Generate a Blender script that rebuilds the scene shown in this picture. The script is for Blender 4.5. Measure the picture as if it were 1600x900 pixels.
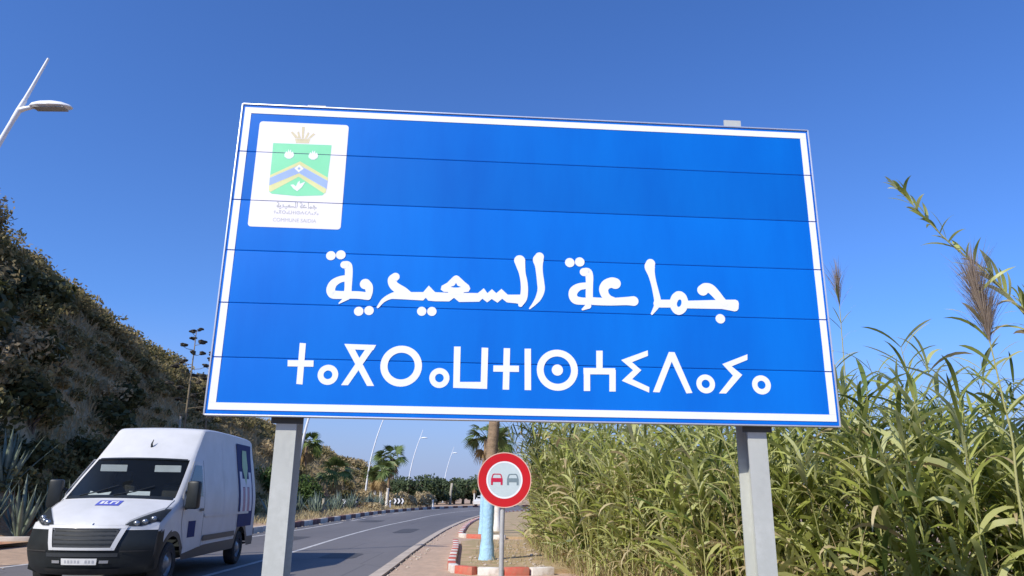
import bpy, bmesh, math, random
import numpy as np
from mathutils import Vector, Matrix, noise as mnoise
from mathutils.geometry import tessellate_polygon

for o in list(bpy.data.objects):
    bpy.data.objects.remove(o, do_unlink=True)
SC = bpy.context.scene
COL = SC.collection
random.seed(7)
RNG = np.random.default_rng(7)
PI = math.pi

# ------------------------------------------------------------------ camera
PITCH, ROLL, EYE = math.radians(15.9), math.radians(0.695), 1.5
fw = Vector((0, math.cos(PITCH), math.sin(PITCH)))
up = Vector((0, -math.sin(PITCH), math.cos(PITCH)))
rt = Vector((1, 0, 0))
rt2 = rt * math.cos(ROLL) + up * math.sin(ROLL)
up2 = -rt * math.sin(ROLL) + up * math.cos(ROLL)
cam_data = bpy.data.cameras.new('camera')
cam = bpy.data.objects.new('camera', cam_data)
COL.objects.link(cam)
cam.matrix_world = Matrix(((rt2.x, up2.x, -fw.x, 0), (rt2.y, up2.y, -fw.y, 0), (rt2.z, up2.z, -fw.z, EYE), (0, 0, 0, 1)))
cam_data.sensor_width = 36.0
cam_data.lens = 36.0 * 1140.0 / 1600.0
cam_data.clip_start = 0.05
cam_data.clip_end = 6000
SC.camera = cam

# ------------------------------------------------------------------ sky and sun
SUN_EL, SUN_AZ = math.radians(38.5), math.radians(221)      # from behind the viewer's left shoulder
world = bpy.data.worlds.new('World')
SC.world = world
world.use_nodes = True
wn = world.node_tree.nodes
sky = wn.new('ShaderNodeTexSky')
sky.sky_type = 'NISHITA'
sky.sun_disc = False
sky.sun_elevation = SUN_EL
sky.sun_rotation = SUN_AZ
sky.altitude = 0
sky.air_density = 1.0
sky.dust_density = 1.2
sky.ozone_density = 9.0
wn['Background'].inputs['Strength'].default_value = 0.15
wb = wn.new('ShaderNodeMix'); wb.data_type = 'RGBA'; wb.blend_type = 'MULTIPLY'     # camera white balance: a little cooler
wb.inputs[0].default_value = 1.0; wb.inputs[7].default_value = (0.74, 0.935, 1.24, 1)
world.node_tree.links.new(sky.outputs['Color'], wb.inputs[6])
wtc = wn.new('ShaderNodeTexCoord'); wsp = wn.new('ShaderNodeSeparateXYZ'); wmr = wn.new('ShaderNodeMapRange')   # pale sea haze all round the horizon
wmr.interpolation_type = 'SMOOTHSTEP'
for k_, v_ in ((1, -0.02), (2, 0.24), (3, 0.85), (4, 0.0)): wmr.inputs[k_].default_value = v_
whz = wn.new('ShaderNodeMix'); whz.data_type = 'RGBA'; whz.inputs[7].default_value = (2.45, 2.85, 4.35, 1)
world.node_tree.links.new(wtc.outputs['Generated'], wsp.inputs[0]); world.node_tree.links.new(wsp.outputs['Z'], wmr.inputs[0])
world.node_tree.links.new(wmr.outputs[0], whz.inputs[0]); world.node_tree.links.new(wb.outputs[2], whz.inputs[6])
world.node_tree.links.new(whz.outputs[2], wn['Background'].inputs['Color'])
sun_data = bpy.data.lights.new('sun', 'SUN')
sun_data.energy = 4.6
sun_data.angle = math.radians(0.53)
sun_data.color = (1.0, 0.935, 0.82)
sun = bpy.data.objects.new('sun', sun_data)
COL.objects.link(sun)
sdir = Vector((math.sin(SUN_AZ) * math.cos(SUN_EL), math.cos(SUN_AZ) * math.cos(SUN_EL), math.sin(SUN_EL)))
sun.rotation_euler = sdir.to_track_quat('Z', 'Y').to_euler()
sun.location = (-20, -20, 30)
SC.view_settings.view_transform = 'Standard'
SC.view_settings.look = 'None'
SC.view_settings.exposure = 0.12
SC.view_settings.gamma = 1.0
SC.render.engine = 'CYCLES'

# ------------------------------------------------------------------ materials
MATS = {}
def nt(name):
    m = bpy.data.materials.new(name)
    m.use_nodes = True
    MATS[name] = m
    return m, m.node_tree.nodes, m.node_tree.links, m.node_tree.nodes['Principled BSDF']

def mixcol(n, l, fac, a, b):
    x = n.new('ShaderNodeMix'); x.data_type = 'RGBA'
    for s, v in ((x.inputs[6], a), (x.inputs[7], b)):
        if isinstance(v, (tuple, list)): s.default_value = (*v, 1) if len(v) == 3 else v
        else: l.new(v, s)
    if isinstance(fac, (int, float)): x.inputs[0].default_value = fac
    else: l.new(fac, x.inputs[0])
    return x.outputs[2]

def noise_fac(n, l, scale, lo=0.35, hi=0.65, detail=5, rough=0.6, vec=None, stretch=None):
    tc = n.new('ShaderNodeTexCoord')
    src = tc.outputs['Object'] if vec is None else vec
    if stretch:
        mp = n.new('ShaderNodeMapping'); mp.inputs['Scale'].default_value = stretch
        l.new(src, mp.inputs['Vector']); src = mp.outputs['Vector']
    t = n.new('ShaderNodeTexNoise'); t.inputs['Scale'].default_value = scale
    t.inputs['Detail'].default_value = detail; t.inputs['Roughness'].default_value = rough
    l.new(src, t.inputs['Vector'])
    r = n.new('ShaderNodeMapRange'); r.inputs[1].default_value = lo; r.inputs[2].default_value = hi
    l.new(t.outputs['Fac'], r.inputs[0])
    return r.outputs[0], t.outputs['Fac']

def surf(name, a, b=None, scale=8.0, rough=0.6, bump=0.0, bscale=None, metal=0.0, coat=0.0, fine=None, stretch=None, spec=0.5):
    m, n, l, p = nt(name)
    b = b or tuple(c * 0.85 for c in a)
    f, raw = noise_fac(n, l, scale, stretch=stretch)
    c = mixcol(n, l, f, a, b)
    if fine:
        f2, _ = noise_fac(n, l, fine[1], 0.4, 0.62, 6)
        c = mixcol(n, l, f2, c, fine[0])
    l.new(c, p.inputs['Base Color'])
    p.inputs['Roughness'].default_value = rough
    p.inputs['Metallic'].default_value = metal
    p.inputs['Specular IOR Level'].default_value = spec
    p.inputs['Coat Weight'].default_value = coat
    p.inputs['Coat Roughness'].default_value = 0.12
    if bump:
        bn = n.new('ShaderNodeBump'); bn.inputs['Strength'].default_value = bump
        _, raw2 = noise_fac(n, l, bscale or scale * 6, detail=8)
        l.new(raw2, bn.inputs['Height']); bn.inputs['Distance'].default_value = 0.03
        l.new(bn.outputs['Normal'], p.inputs['Normal'])
    return m

def leafmat(name, cols, trans=0.35, rough=0.55, tint=None):
    m, n, l, p = nt(name)
    g = n.new('ShaderNodeNewGeometry')
    r = n.new('ShaderNodeValToRGB')
    els = r.color_ramp.elements
    els[0].color = (*cols[0], 1); els[0].position = 0.0
    els[1].color = (*cols[-1], 1); els[1].position = 1.0
    for i, c in enumerate(cols[1:-1]):
        e = els.new((i + 1) / (len(cols) - 1)); e.color = (*c, 1)
    l.new(g.outputs['Random Per Island'], r.inputs['Fac'])
    c = r.outputs['Color']
    if tint:
        at = n.new('ShaderNodeAttribute'); at.attribute_name = 'tint'
        c = mixcol(n, l, at.outputs['Fac'], c, tint)
    l.new(c, p.inputs['Base Color'])
    p.inputs['Roughness'].default_value = rough
    p.inputs['Specular IOR Level'].default_value = 0.3
    tr = n.new('ShaderNodeBsdfTranslucent'); l.new(c, tr.inputs['Color'])
    mx = n.new('ShaderNodeMixShader'); mx.inputs[0].default_value = trans
    l.new(p.outputs[0], mx.inputs[1]); l.new(tr.outputs[0], mx.inputs[2])
    l.new(mx.outputs[0], n['Material Output'].inputs['Surface'])
    return m

surf('sand', (0.52, 0.36, 0.235), (0.43, 0.29, 0.185), 0.35, 0.95, 0.5, 14, fine=((0.36, 0.25, 0.165), 3.0))
surf('path', (0.56, 0.395, 0.275), (0.47, 0.325, 0.225), 0.6, 0.95, 0.4, 25, fine=((0.42, 0.30, 0.21), 5.0))
surf('verge', (0.53, 0.36, 0.22), (0.42, 0.30, 0.17), 0.8, 0.95, 0.6, 18, fine=((0.33, 0.26, 0.12), 2.5))
surf('concrete', (0.50, 0.42, 0.34), (0.38, 0.32, 0.26), 2.0, 0.9, 0.3, 30)
surf('kerb_white', (0.78, 0.75, 0.70), (0.50, 0.42, 0.34), 4.5, 0.7, 0.15, 20, fine=((0.72, 0.66, 0.58), 11))
surf('kerb_red', (0.60, 0.075, 0.05), (0.40, 0.16, 0.10), 4.5, 0.7, 0.15, 20, fine=((0.50, 0.16, 0.10), 11))
surf('kerb_dark', (0.10, 0.035, 0.03), (0.16, 0.06, 0.045), 2.0, 0.75, 0.15, 20)
surf('kerb_pale', (0.62, 0.55, 0.47), (0.47, 0.40, 0.33), 2.0, 0.8, 0.2, 20)
def asphalt():
    m, n, l, p = nt('asphalt')
    f, _ = noise_fac(n, l, 0.25, 0.3, 0.7, stretch=(1, .12, 1))
    f2, raw = noise_fac(n, l, 60, 0.3, 0.7, 3)
    c = mixcol(n, l, f, (0.105, 0.099, 0.099), (0.175, 0.162, 0.158))
    x = n.new('ShaderNodeMix'); x.data_type = 'RGBA'; x.blend_type = 'MULTIPLY'
    x.inputs[0].default_value = 0.5
    l.new(c, x.inputs[6])
    r = n.new('ShaderNodeMapRange'); r.inputs[3].default_value = 0.6; r.inputs[4].default_value = 1.35
    l.new(raw, r.inputs[0]); l.new(r.outputs[0], x.inputs[7])
    # cracks and repairs
    v = n.new('ShaderNodeTexVoronoi'); v.feature = 'DISTANCE_TO_EDGE'; v.inputs['Scale'].default_value = 0.33
    tc = n.new('ShaderNodeTexCoord'); l.new(tc.outputs['Object'], v.inputs['Vector'])
    vr = n.new('ShaderNodeMapRange'); vr.inputs[1].default_value = 0.0; vr.inputs[2].default_value = 0.008
    vr.inputs[3].default_value = 0.45; vr.inputs[4].default_value = 0
    l.new(v.outputs['Distance'], vr.inputs[0])
    c2 = mixcol(n, l, vr.outputs[0], x.outputs[2], (0.05, 0.048, 0.047))
    l.new(c2, p.inputs['Base Color']); p.inputs['Roughness'].default_value = 0.8
    b = n.new('ShaderNodeBump'); b.inputs['Strength'].default_value = 0.35; b.inputs['Distance'].default_value = 0.01
    l.new(raw, b.inputs['Height']); l.new(b.outputs['Normal'], p.inputs['Normal'])
asphalt()
surf('road_paint', (0.68, 0.67, 0.64), (0.30, 0.29, 0.28), 3.5, 0.75, fine=((0.45, 0.44, 0.42), 22))
surf('sign_blue', (0.0, 0.158, 0.64), (0.0, 0.128, 0.57), 1.6, 0.42, 0.05, 1.6, coat=0.0, spec=0.22, stretch=(1.3, 1, .3))
surf('sign_white', (0.84, 0.85, 0.86), (0.80, 0.81, 0.83), 4, 0.35, coat=0.2)
surf('plaque_white', (0.84, 0.82, 0.83), (0.82, 0.80, 0.81), 4, 0.35, coat=0.2)
surf('aluminium', (0.62, 0.66, 0.74), (0.52, 0.56, 0.66), 3, 0.4, metal=0.4)
surf('galvanised', (0.53, 0.545, 0.51), (0.42, 0.435, 0.405), 4, 0.6, 0.05, 40, metal=0.05, fine=((0.46, 0.475, 0.44), 28), stretch=(1, 1, .35))
surf('steel_dark', (0.05, 0.052, 0.05), None, 6, 0.6)
surf('emblem_green', (0.25, 0.74, 0.42), (0.22, 0.70, 0.38), 4, 0.4)
surf('emblem_yellow', (0.76, 0.76, 0.36), None, 4, 0.4)
surf('emblem_blue', (0.36, 0.50, 0.86), None, 4, 0.4)
surf('emblem_gold', (0.70, 0.64, 0.42), (0.58, 0.51, 0.32), 30, 0.45)
surf('caption_grey', (0.50, 0.50, 0.51), None, 20, 0.5)
surf('sign_red', (0.58, 0.010, 0.014), (0.53, 0.010, 0.014), 4, 0.35, coat=0.15)
surf('sign_face', (0.54, 0.63, 0.64), (0.50, 0.59, 0.60), 6, 0.35)
surf('sign_rim', (0.80, 0.50, 0.40), None, 6, 0.4)
surf('symbol_red', (0.55, 0.015, 0.06), None, 8, 0.4)
surf('symbol_grey', (0.20, 0.27, 0.30), None, 8, 0.4)
surf('pole_grey', (0.50, 0.51, 0.50), (0.40, 0.40, 0.39), 8, 0.5, metal=0.2)
surf('lamp_white', (0.80, 0.81, 0.82), (0.70, 0.71, 0.73), 2, 0.35)
surf('lamp_grey', (0.34, 0.34, 0.33), None, 6, 0.5)
surf('lamp_lens', (0.55, 0.57, 0.58), None, 6, 0.1)
surf('van_white', (0.60, 0.60, 0.60), (0.52, 0.52, 0.51), 1.6, 0.42, coat=0.05, spec=0.35)
surf('van_black', (0.014, 0.017, 0.018), (0.020, 0.024, 0.025), 3, 0.42, spec=0.3)
surf('rubber', (0.022, 0.022, 0.022), (0.04, 0.037, 0.034), 8, 0.85)
surf('rim_steel', (0.30, 0.31, 0.32), (0.22, 0.22, 0.23), 8, 0.4, metal=0.6)
surf('van_blue', (0.024, 0.036, 0.14), None, 3, 0.6, spec=0.1)
surf('badge_blue', (0.10, 0.12, 0.48), None, 6, 0.4)
surf('logo_green', (0.25, 0.42, 0.16), None, 6, 0.4)
surf('logo_grey', (0.62, 0.63, 0.70), None, 6, 0.4)
surf('logo_plum', (0.30, 0.12, 0.22), None, 6, 0.4)
surf('interior', (0.035, 0.04, 0.045), None, 4, 0.8)
surf('visor', (0.72, 0.72, 0.72), None, 4, 0.7)
surf('paper', (0.82, 0.82, 0.80), None, 10, 0.8)
surf('plate_white', (0.78, 0.77, 0.74), None, 10, 0.5)
surf('chrome', (0.75, 0.76, 0.77), None, 5, 0.2, metal=0.8)
surf('orange_lens', (0.8, 0.35, 0.06), None, 5, 0.3)
surf('red_lens', (0.45, 0.02, 0.02), None, 5, 0.3)
def glass(name, tint, mixf, rough=0.03):
    m, n, l, p = nt(name)
    t = n.new('ShaderNodeBsdfTransparent'); t.inputs['Color'].default_value = (*tint, 1)
    p.inputs['Base Color'].default_value = (0.02, 0.025, 0.03, 1); p.inputs['Roughness'].default_value = rough
    mx = n.new('ShaderNodeMixShader'); mx.inputs[0].default_value = mixf
    l.new(t.outputs[0], mx.inputs[1]); l.new(p.outputs[0], mx.inputs[2])
    l.new(mx.outputs[0], n['Material Output'].inputs['Surface'])
glass('windscreen', (0.88, 0.94, 0.93), 0.28)
glass('lamp_glass', (0.9, 0.92, 0.93), 0.35)
surf('side_glass', (0.02, 0.024, 0.028), None, 3, 0.05)
def hillmat():
    m, n, l, p = nt('hill_earth')
    f, _ = noise_fac(n, l, 0.35, 0.35, 0.65, 6)
    f2, raw = noise_fac(n, l, 1.4, 0.4, 0.62, 8)
    c = mixcol(n, l, f, (0.52, 0.39, 0.23), (0.34, 0.26, 0.14))
    c = mixcol(n, l, f2, c, (0.24, 0.20, 0.095))
    at = n.new('ShaderNodeAttribute'); at.attribute_name = 'tint'
    c = mixcol(n, l, at.outputs['Fac'], c, (0.47, 0.135, 0.05))
    l.new(c, p.inputs['Base Color']); p.inputs['Roughness'].default_value = 0.95
    b = n.new('ShaderNodeBump'); b.inputs['Strength'].default_value = 0.8; b.inputs['Distance'].default_value = 0.2
    l.new(raw, b.inputs['Height']); l.new(b.outputs['Normal'], p.inputs['Normal'])
hillmat()
leafmat('scrub', [(0.06, 0.062, 0.022), (0.16, 0.148, 0.052), (0.30, 0.25, 0.10), (0.22, 0.17, 0.075)], 0.35, 0.7, tint=(0.56, 0.43, 0.24))
leafmat('dark_leaf', [(0.040, 0.050, 0.018), (0.075, 0.082, 0.030), (0.12, 0.115, 0.045)], 0.2, 0.6)
leafmat('bush_green', [(0.045, 0.085, 0.020), (0.08, 0.13, 0.03), (0.11, 0.16, 0.045)], 0.25, 0.6)
leafmat('tree_leaf', [(0.040, 0.062, 0.026), (0.07, 0.10, 0.042), (0.11, 0.135, 0.06)], 0.2, 0.6)
leafmat('dry_leaf', [(0.34, 0.26, 0.14), (0.46, 0.37, 0.21), (0.52, 0.44, 0.28)], 0.25, 0.8)
leafmat('reed_leaf', [(0.17, 0.20, 0.045), (0.33, 0.37, 0.08), (0.48, 0.51, 0.15), (0.62, 0.63, 0.32), (0.42, 0.43, 0.12)], 0.44, 0.34)
leafmat('reed_dark', [(0.07, 0.11, 0.028), (0.13, 0.18, 0.045), (0.20, 0.25, 0.07)], 0.3, 0.45)
leafmat('straw', [(0.46, 0.38, 0.20), (0.36, 0.28, 0.14), (0.54, 0.46, 0.26)], 0.25, 0.7)
leafmat('reed_stem', [(0.30, 0.33, 0.10), (0.40, 0.38, 0.16), (0.24, 0.29, 0.09)], 0.05, 0.45)
leafmat('plume', [(0.30, 0.24, 0.19), (0.42, 0.34, 0.27), (0.22, 0.17, 0.14)], 0.35, 0.8)
leafmat('palm_leaf', [(0.07, 0.11, 0.030), (0.12, 0.165, 0.045), (0.18, 0.22, 0.07)], 0.22, 0.45)
leafmat('palm_dead', [(0.36, 0.25, 0.11), (0.27, 0.18, 0.08)], 0.15, 0.8)
surf('palm_bark', (0.32, 0.22, 0.135), (0.20, 0.14, 0.085), 6, 0.9, 0.6, 30, stretch=(1, 1, 3))
surf('trunk_blue', (0.40, 0.66, 0.86), (0.31, 0.53, 0.72), 5, 0.75, 0.8, 16, fine=((0.36, 0.56, 0.70), 9))
surf('trunk_white', (0.76, 0.74, 0.70), (0.62, 0.58, 0.52), 3, 0.8, 0.4, 20)
surf('bark', (0.16, 0.12, 0.085), (0.10, 0.075, 0.055), 5, 0.9, 0.5, 25)
surf('agave', (0.17, 0.22, 0.165), (0.11, 0.15, 0.11), 2.5, 0.5)
surf('agave_near', (0.10, 0.135, 0.095), (0.22, 0.26, 0.20), 1.2, 0.5)
surf('agave_stalk', (0.20, 0.16, 0.10), None, 4, 0.8)
surf('agave_seed', (0.022, 0.020, 0.014), (0.05, 0.04, 0.025), 6, 0.85)
surf('wood', (0.42, 0.38, 0.30), (0.30, 0.27, 0.21), 5, 0.85, 0.3, 30)
surf('sign_black', (0.02, 0.02, 0.02), None, 5, 0.5)

# every plank of the big sign came out of a slightly different batch
_m = MATS['sign_blue']; _n, _l = _m.node_tree.nodes, _m.node_tree.links
_p = _n['Principled BSDF']; _src = _p.inputs['Base Color'].links[0].from_socket
_oi = _n.new('ShaderNodeObjectInfo'); _mr = _n.new('ShaderNodeMapRange'); _mr.inputs[3].default_value = 0.88; _mr.inputs[4].default_value = 1.08
_hv = _n.new('ShaderNodeHueSaturation'); _l.new(_oi.outputs['Random'], _mr.inputs[0]); _l.new(_mr.outputs[0], _hv.inputs['Value'])
_l.new(_src, _hv.inputs['Color']); _l.new(_hv.outputs['Color'], _p.inputs['Base Color'])
surf('tar', (0.060, 0.057, 0.056), (0.080, 0.075, 0.073), 1.5, 0.75, 0.3, 60)

# ------------------------------------------------------------------ object helpers
def tag(o, label=None, cat=None, group=None, kind=None):
    if label: o['label'] = label
    if cat: o['category'] = cat
    if group: o['group'] = group
    if kind: o['kind'] = kind
    return o

def thing(name, label, cat, loc=(0, 0, 0), rz=0.0, group=None):
    o = bpy.data.objects.new(name, None)
    o.empty_display_size = 0.2
    COL.objects.link(o); o.location = loc; o.rotation_euler = (0, 0, rz)
    return tag(o, label, cat, group)

def link(name, me, parent=None, mats=()):
    for m in ([mats] if isinstance(mats, str) else mats):
        me.materials.append(MATS[m])
    o = bpy.data.objects.new(name, me)
    COL.objects.link(o)
    if parent is not None: o.parent = parent
    return o

def place(name, me, parent, loc=(0, 0, 0), rot=(0, 0, 0), sc=(1, 1, 1)):
    o = bpy.data.objects.new(name, me); COL.objects.link(o)
    o.parent = parent; o.location = loc; o.rotation_euler = rot; o.scale = sc
    return o

def copy_tree(root, loc, rz=None, sc=None, label=None):
    r = root.copy(); COL.objects.link(r); r.location = loc
    if rz is not None: r.rotation_euler = (0, 0, rz)
    if sc is not None: r.scale = (sc, sc, sc)
    if label: r['label'] = label
    for ch in root.children:
        c = ch.copy(); COL.objects.link(c); c.parent = r
        for g in ch.children:
            d = g.copy(); COL.objects.link(d); d.parent = c
    return r

class G:
    """collects polygons (any size) for one mesh"""
    def __init__(s): s.v, s.f, s.m = [], [], []; s.mi = 0
    def add(s, vs, fs):
        k = len(s.v); s.v += [tuple(map(float, v)) for v in vs]
        s.f += [tuple(i + k for i in f) for f in fs]; s.m += [s.mi] * len(fs)
    def box(s, x0, x1, y0, y1, z0, z1, bev=0.0):
        if bev <= 0:
            s.add([(x0, y0, z0), (x1, y0, z0), (x1, y1, z0), (x0, y1, z0), (x0, y0, z1), (x1, y0, z1), (x1, y1, z1), (x0, y1, z1)],
                  [(0, 3, 2, 1), (4, 5, 6, 7), (0, 1, 5, 4), (1, 2, 6, 5), (2, 3, 7, 6), (3, 0, 4, 7)])
        else:
            bm = bmesh.new(); bmesh.ops.create_cube(bm, size=1)
            for v in bm.verts: v.co = ((x0 + x1) / 2 + v.co.x * (x1 - x0), (y0 + y1) / 2 + v.co.y * (y1 - y0), (z0 + z1) / 2 + v.co.z * (z1 - z0))
            bmesh.ops.bevel(bm, geom=list(bm.edges), offset=bev, segments=2, affect='EDGES', profile=0.5)
            bm.verts.index_update()
            s.add([v.co for v in bm.verts], [[v.index for v in f.verts] for f in bm.faces]); bm.free()
    def tube(s, pts, rad, n=8, cap=True):
        pts = [Vector(p) for p in pts]
        if isinstance(rad, (int, float)): rad = [rad] * len(pts)
        vs = []; ref = Vector((0.13, 0.97, 0.2))
        for i, p in enumerate(pts):
            t = (pts[min(i + 1, len(pts) - 1)] - pts[max(i - 1, 0)]).normalized()
            a = t.cross(ref)
            if a.length < 1e-3: a = t.cross(Vector((1, 0, 0)))
            a.normalize(); b = t.cross(a)
            for k in range(n):
                w = 2 * PI * k / n
                vs.append(p + (a * math.cos(w) + b * math.sin(w)) * rad[i])
        fs = [(i * n + k, i * n + (k + 1) % n, (i + 1) * n + (k + 1) % n, (i + 1) * n + k) for i in range(len(pts) - 1) for k in range(n)]
        if cap: fs += [tuple(reversed(range(n))), tuple((len(pts) - 1) * n + k for k in range(n))]
        s.add(vs, fs)
    def prism(s, poly, y0, y1, hole=None):
        """polygon in x,z between depths y0 (front) and y1"""
        loops = [poly] + ([hole] if hole else [])
        flat = [q for L in loops for q in L]
        tris = tessellate_polygon([[Vector((q[0], q[1], 0)) for q in L] for L in loops])
        n = len(flat)
        fs = [tuple(t) for t in tris] + [tuple(i + n for i in reversed(t)) for t in tris]
        k = 0
        for L in loops:
            m = len(L)
            fs += [(k + i, k + (i + 1) % m, n + k + (i + 1) % m, n + k + i) for i in range(m)]; k += m
        s.add([(q[0], y0, q[1]) for q in flat] + [(q[0], y1, q[1]) for q in flat], fs)
    def lathe(s, prof, n=20, c=(0, 0, 0), axis='z'):
        vs = []
        for r, h in prof:
            for k in range(n):
                w = 2 * PI * k / n; x, y = r * math.cos(w), r * math.sin(w)
                q = (x, y, h) if axis == 'z' else ((h, x, y) if axis == 'x' else (x, h, y))
                vs.append((q[0] + c[0], q[1] + c[1], q[2] + c[2]))
        s.add(vs, [(i * n + k, i * n + (k + 1) % n, (i + 1) * n + (k + 1) % n, (i + 1) * n + k) for i in range(len(prof) - 1) for k in range(n)])
    def mesh(s, name, smooth=False, angle=None, fix=True):
        me = bpy.data.meshes.new(name); me.from_pydata(s.v, [], s.f)
        for i, p in enumerate(me.polygons): p.material_index = s.m[i]
        if fix:
            bm = bmesh.new(); bm.from_mesh(me)
            bmesh.ops.recalc_face_normals(bm, faces=bm.faces)
            if angle is not None:
                for e in bm.edges:
                    e.smooth = not (len(e.link_faces) == 2 and e.calc_face_angle(0) > math.radians(angle))
            bm.to_mesh(me); bm.free()
        if smooth or angle is not None:
            me.polygons.foreach_set('use_smooth', [True] * len(me.polygons))
        me.update(); return me
    def build(s, name, mats, parent=None, smooth=False, angle=None, fix=True):
        return link(name, s.mesh(name, smooth, angle, fix), parent, mats)

def quad_mesh(name, V, Q, mi=None, tint=None, smooth=False):
    """V (n,3), Q (m,4) numpy -> mesh"""
    me = bpy.data.meshes.new(name)
    V = np.asarray(V, np.float32); Q = np.asarray(Q, np.int32)
    me.vertices.add(len(V)); me.vertices.foreach_set('co', V.ravel())
    me.loops.add(Q.size); me.loops.foreach_set('vertex_index', Q.ravel())
    me.polygons.add(len(Q))
    me.polygons.foreach_set('loop_start', np.arange(0, Q.size, 4, dtype=np.int32))
    if mi is not None: me.polygons.foreach_set('material_index', np.asarray(mi, np.int32))
    if smooth: me.polygons.foreach_set('use_smooth', np.ones(len(Q), bool))
    if tint is not None:
        a = me.attributes.new('tint', 'FLOAT', 'FACE' if len(tint) == len(Q) else 'POINT')
        a.data.foreach_set('value', np.asarray(tint, np.float32))
    me.update(calc_edges=True); me.validate()
    return me

class QG:
    """bulk quads in numpy"""
    def __init__(s): s.V, s.Q, s.M, s.T, s.n = [], [], [], [], 0
    def add(s, V, Q, mi=0, tint=0.0):
        s.V.append(V); s.Q.append(Q + s.n); s.n += len(V)
        s.M.append(np.full(len(Q), mi)); s.T.append(np.broadcast_to(np.asarray(tint, float), (len(Q),)))
    def mesh(s, name, smooth=False):
        return quad_mesh(name, np.concatenate(s.V), np.concatenate(s.Q), np.concatenate(s.M), np.concatenate(s.T), smooth)

def cards(P, size, rng, nrm=None, jitter=1.0, aspect=1.8):
    """one small leaf quad at every point of P"""
    n = len(P)
    d = rng.normal(size=(n, 3)) * jitter
    if nrm is not None: d = d + nrm
    d /= np.linalg.norm(d, axis=1)[:, None] + 1e-9
    a = np.cross(d, rng.normal(size=(n, 3))); a /= np.linalg.norm(a, axis=1)[:, None] + 1e-9
    b = np.cross(d, a)
    sz = (size * rng.uniform(0.6, 1.3, n))[:, None]
    a = a * sz * 0.5 * aspect; b = b * sz * 0.5
    V = np.stack([P - a, P + b * .9 - a * .1, P + a, P - b * .9 - a * .1], 1).reshape(-1, 3)
    return V, np.arange(4 * n).reshape(n, 4)

def clump(c, R, n, rng, lobes=7, flat=1.0, spiky=0.0):
    """points for a bush crown: several uneven lobes around c"""
    L = rng.normal(size=(lobes, 3)); L /= np.linalg.norm(L, axis=1)[:, None]
    L[:, 2] = np.abs(L[:, 2]) * 0.8 - 0.12
    L = L * R * rng.uniform(0.25, 0.72, lobes)[:, None]
    lr = R * rng.uniform(0.28, 0.55, lobes)
    k = rng.integers(0, lobes, n)
    d = rng.normal(size=(n, 3)); d /= np.linalg.norm(d, axis=1)[:, None]
    rad = rng.uniform(0.55, 1.08, n) ** 0.6
    P = L[k] + d * (lr[k] * rad)[:, None]
    P[:, 2] *= flat
    return P + np.asarray(c), d

def blades(base, az, L, e0, droop, w, seg=6, rng=RNG, twist=0.5, tip=0.02, side=None):
    """long leaves: base (n,3), azimuth, length, starting elevation, droop angle, width"""
    n = len(base); s = np.linspace(0, 1, seg + 1)
    P = np.zeros((n, seg + 1, 3)); P[:, 0] = base
    h = np.stack([np.cos(az), np.sin(az), np.zeros(n)], 1)
    az2 = np.zeros(n) if side is None else side
    for i in range(seg):
        e = e0 - droop * (i / seg) ** 1.4
        a = az + az2 * (i / seg)
        h2 = np.stack([np.cos(a), np.sin(a), np.zeros(n)], 1)
        P[:, i + 1] = P[:, i] + (h2 * np.cos(e)[:, None] + np.array([0, 0, 1.0]) * np.sin(e)[:, None]) * (L / seg)[:, None]
    tang = np.stack([-np.sin(az), np.cos(az), np.zeros(n)], 1)
    tw = rng.normal(0, twist, n)
    upv = np.array([0, 0, 1.0])
    wd = tang * np.cos(tw)[:, None] + upv * np.sin(tw)[:, None]
    prof = np.clip(np.sin(PI * (0.12 + 0.88 * s)) ** 0.7, tip, 1); prof[-1] = tip
    W = wd[:, None, :] * (w[:, None] * prof[None, :] * 0.5)[:, :, None]
    V = np.stack([P - W, P + W], 2).reshape(-1, 3)
    o = (np.arange(n) * (seg + 1) * 2)[:, None]
    q = np.arange(seg)[None, :] * 2
    Q = np.stack([o + q, o + q + 1, o + q + 3, o + q + 2], -1).reshape(-1, 4)
    return V, Q

def tube_np(pts, rad, n=5):
    pts = np.asarray(pts, float); m = len(pts)
    t = np.gradient(pts, axis=0); t /= np.linalg.norm(t, axis=1)[:, None] + 1e-9
    a = np.cross(t, [0.13, 0.97, 0.2]); a /= np.linalg.norm(a, axis=1)[:, None]
    b = np.cross(t, a); w = 2 * PI * np.arange(n) / n
    V = pts[:, None] + (a[:, None] * np.cos(w)[None, :, None] + b[:, None] * np.sin(w)[None, :, None]) * np.asarray(rad)[:, None, None]
    i = np.arange(m - 1)[:, None] * n; k = np.arange(n)[None, :]
    Q = np.stack([i + k, i + (k + 1) % n, i + n + (k + 1) % n, i + n + k], -1).reshape(-1, 4)
    return V.reshape(-1, 3), Q

def catmull(pts, per=6):
    P = np.asarray(pts, float); P = np.vstack([2 * P[0] - P[1], P, 2 * P[-1] - P[-2]])
    out = []
    for i in range(1, len(P) - 2):
        for k in range(per):
            t = k / per
            out.append(0.5 * ((2 * P[i]) + (-P[i - 1] + P[i + 1]) * t + (2 * P[i - 1] - 5 * P[i] + 4 * P[i + 1] - P[i + 2]) * t * t + (-P[i - 1] + 3 * P[i] - 3 * P[i + 1] + P[i + 2]) * t ** 3))
    out.append(P[-2]); return np.array(out)

def fbm(x, y, sc, z=0.0):
    return mnoise.fractal(Vector((x * sc, y * sc, z)), 1.0, 2.0, 4)

# ================================================================== SETTING
g = G()
g.add([(-2500, -2500, -0.03), (2500, -2500, -0.03), (2500, 2500, -0.03), (-2500, 2500, -0.03)], [(0, 1, 2, 3)])
tag(g.build('ground', 'sand'), 'wide sheet of dry sandy ground around the road', 'ground', kind='structure')

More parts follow.
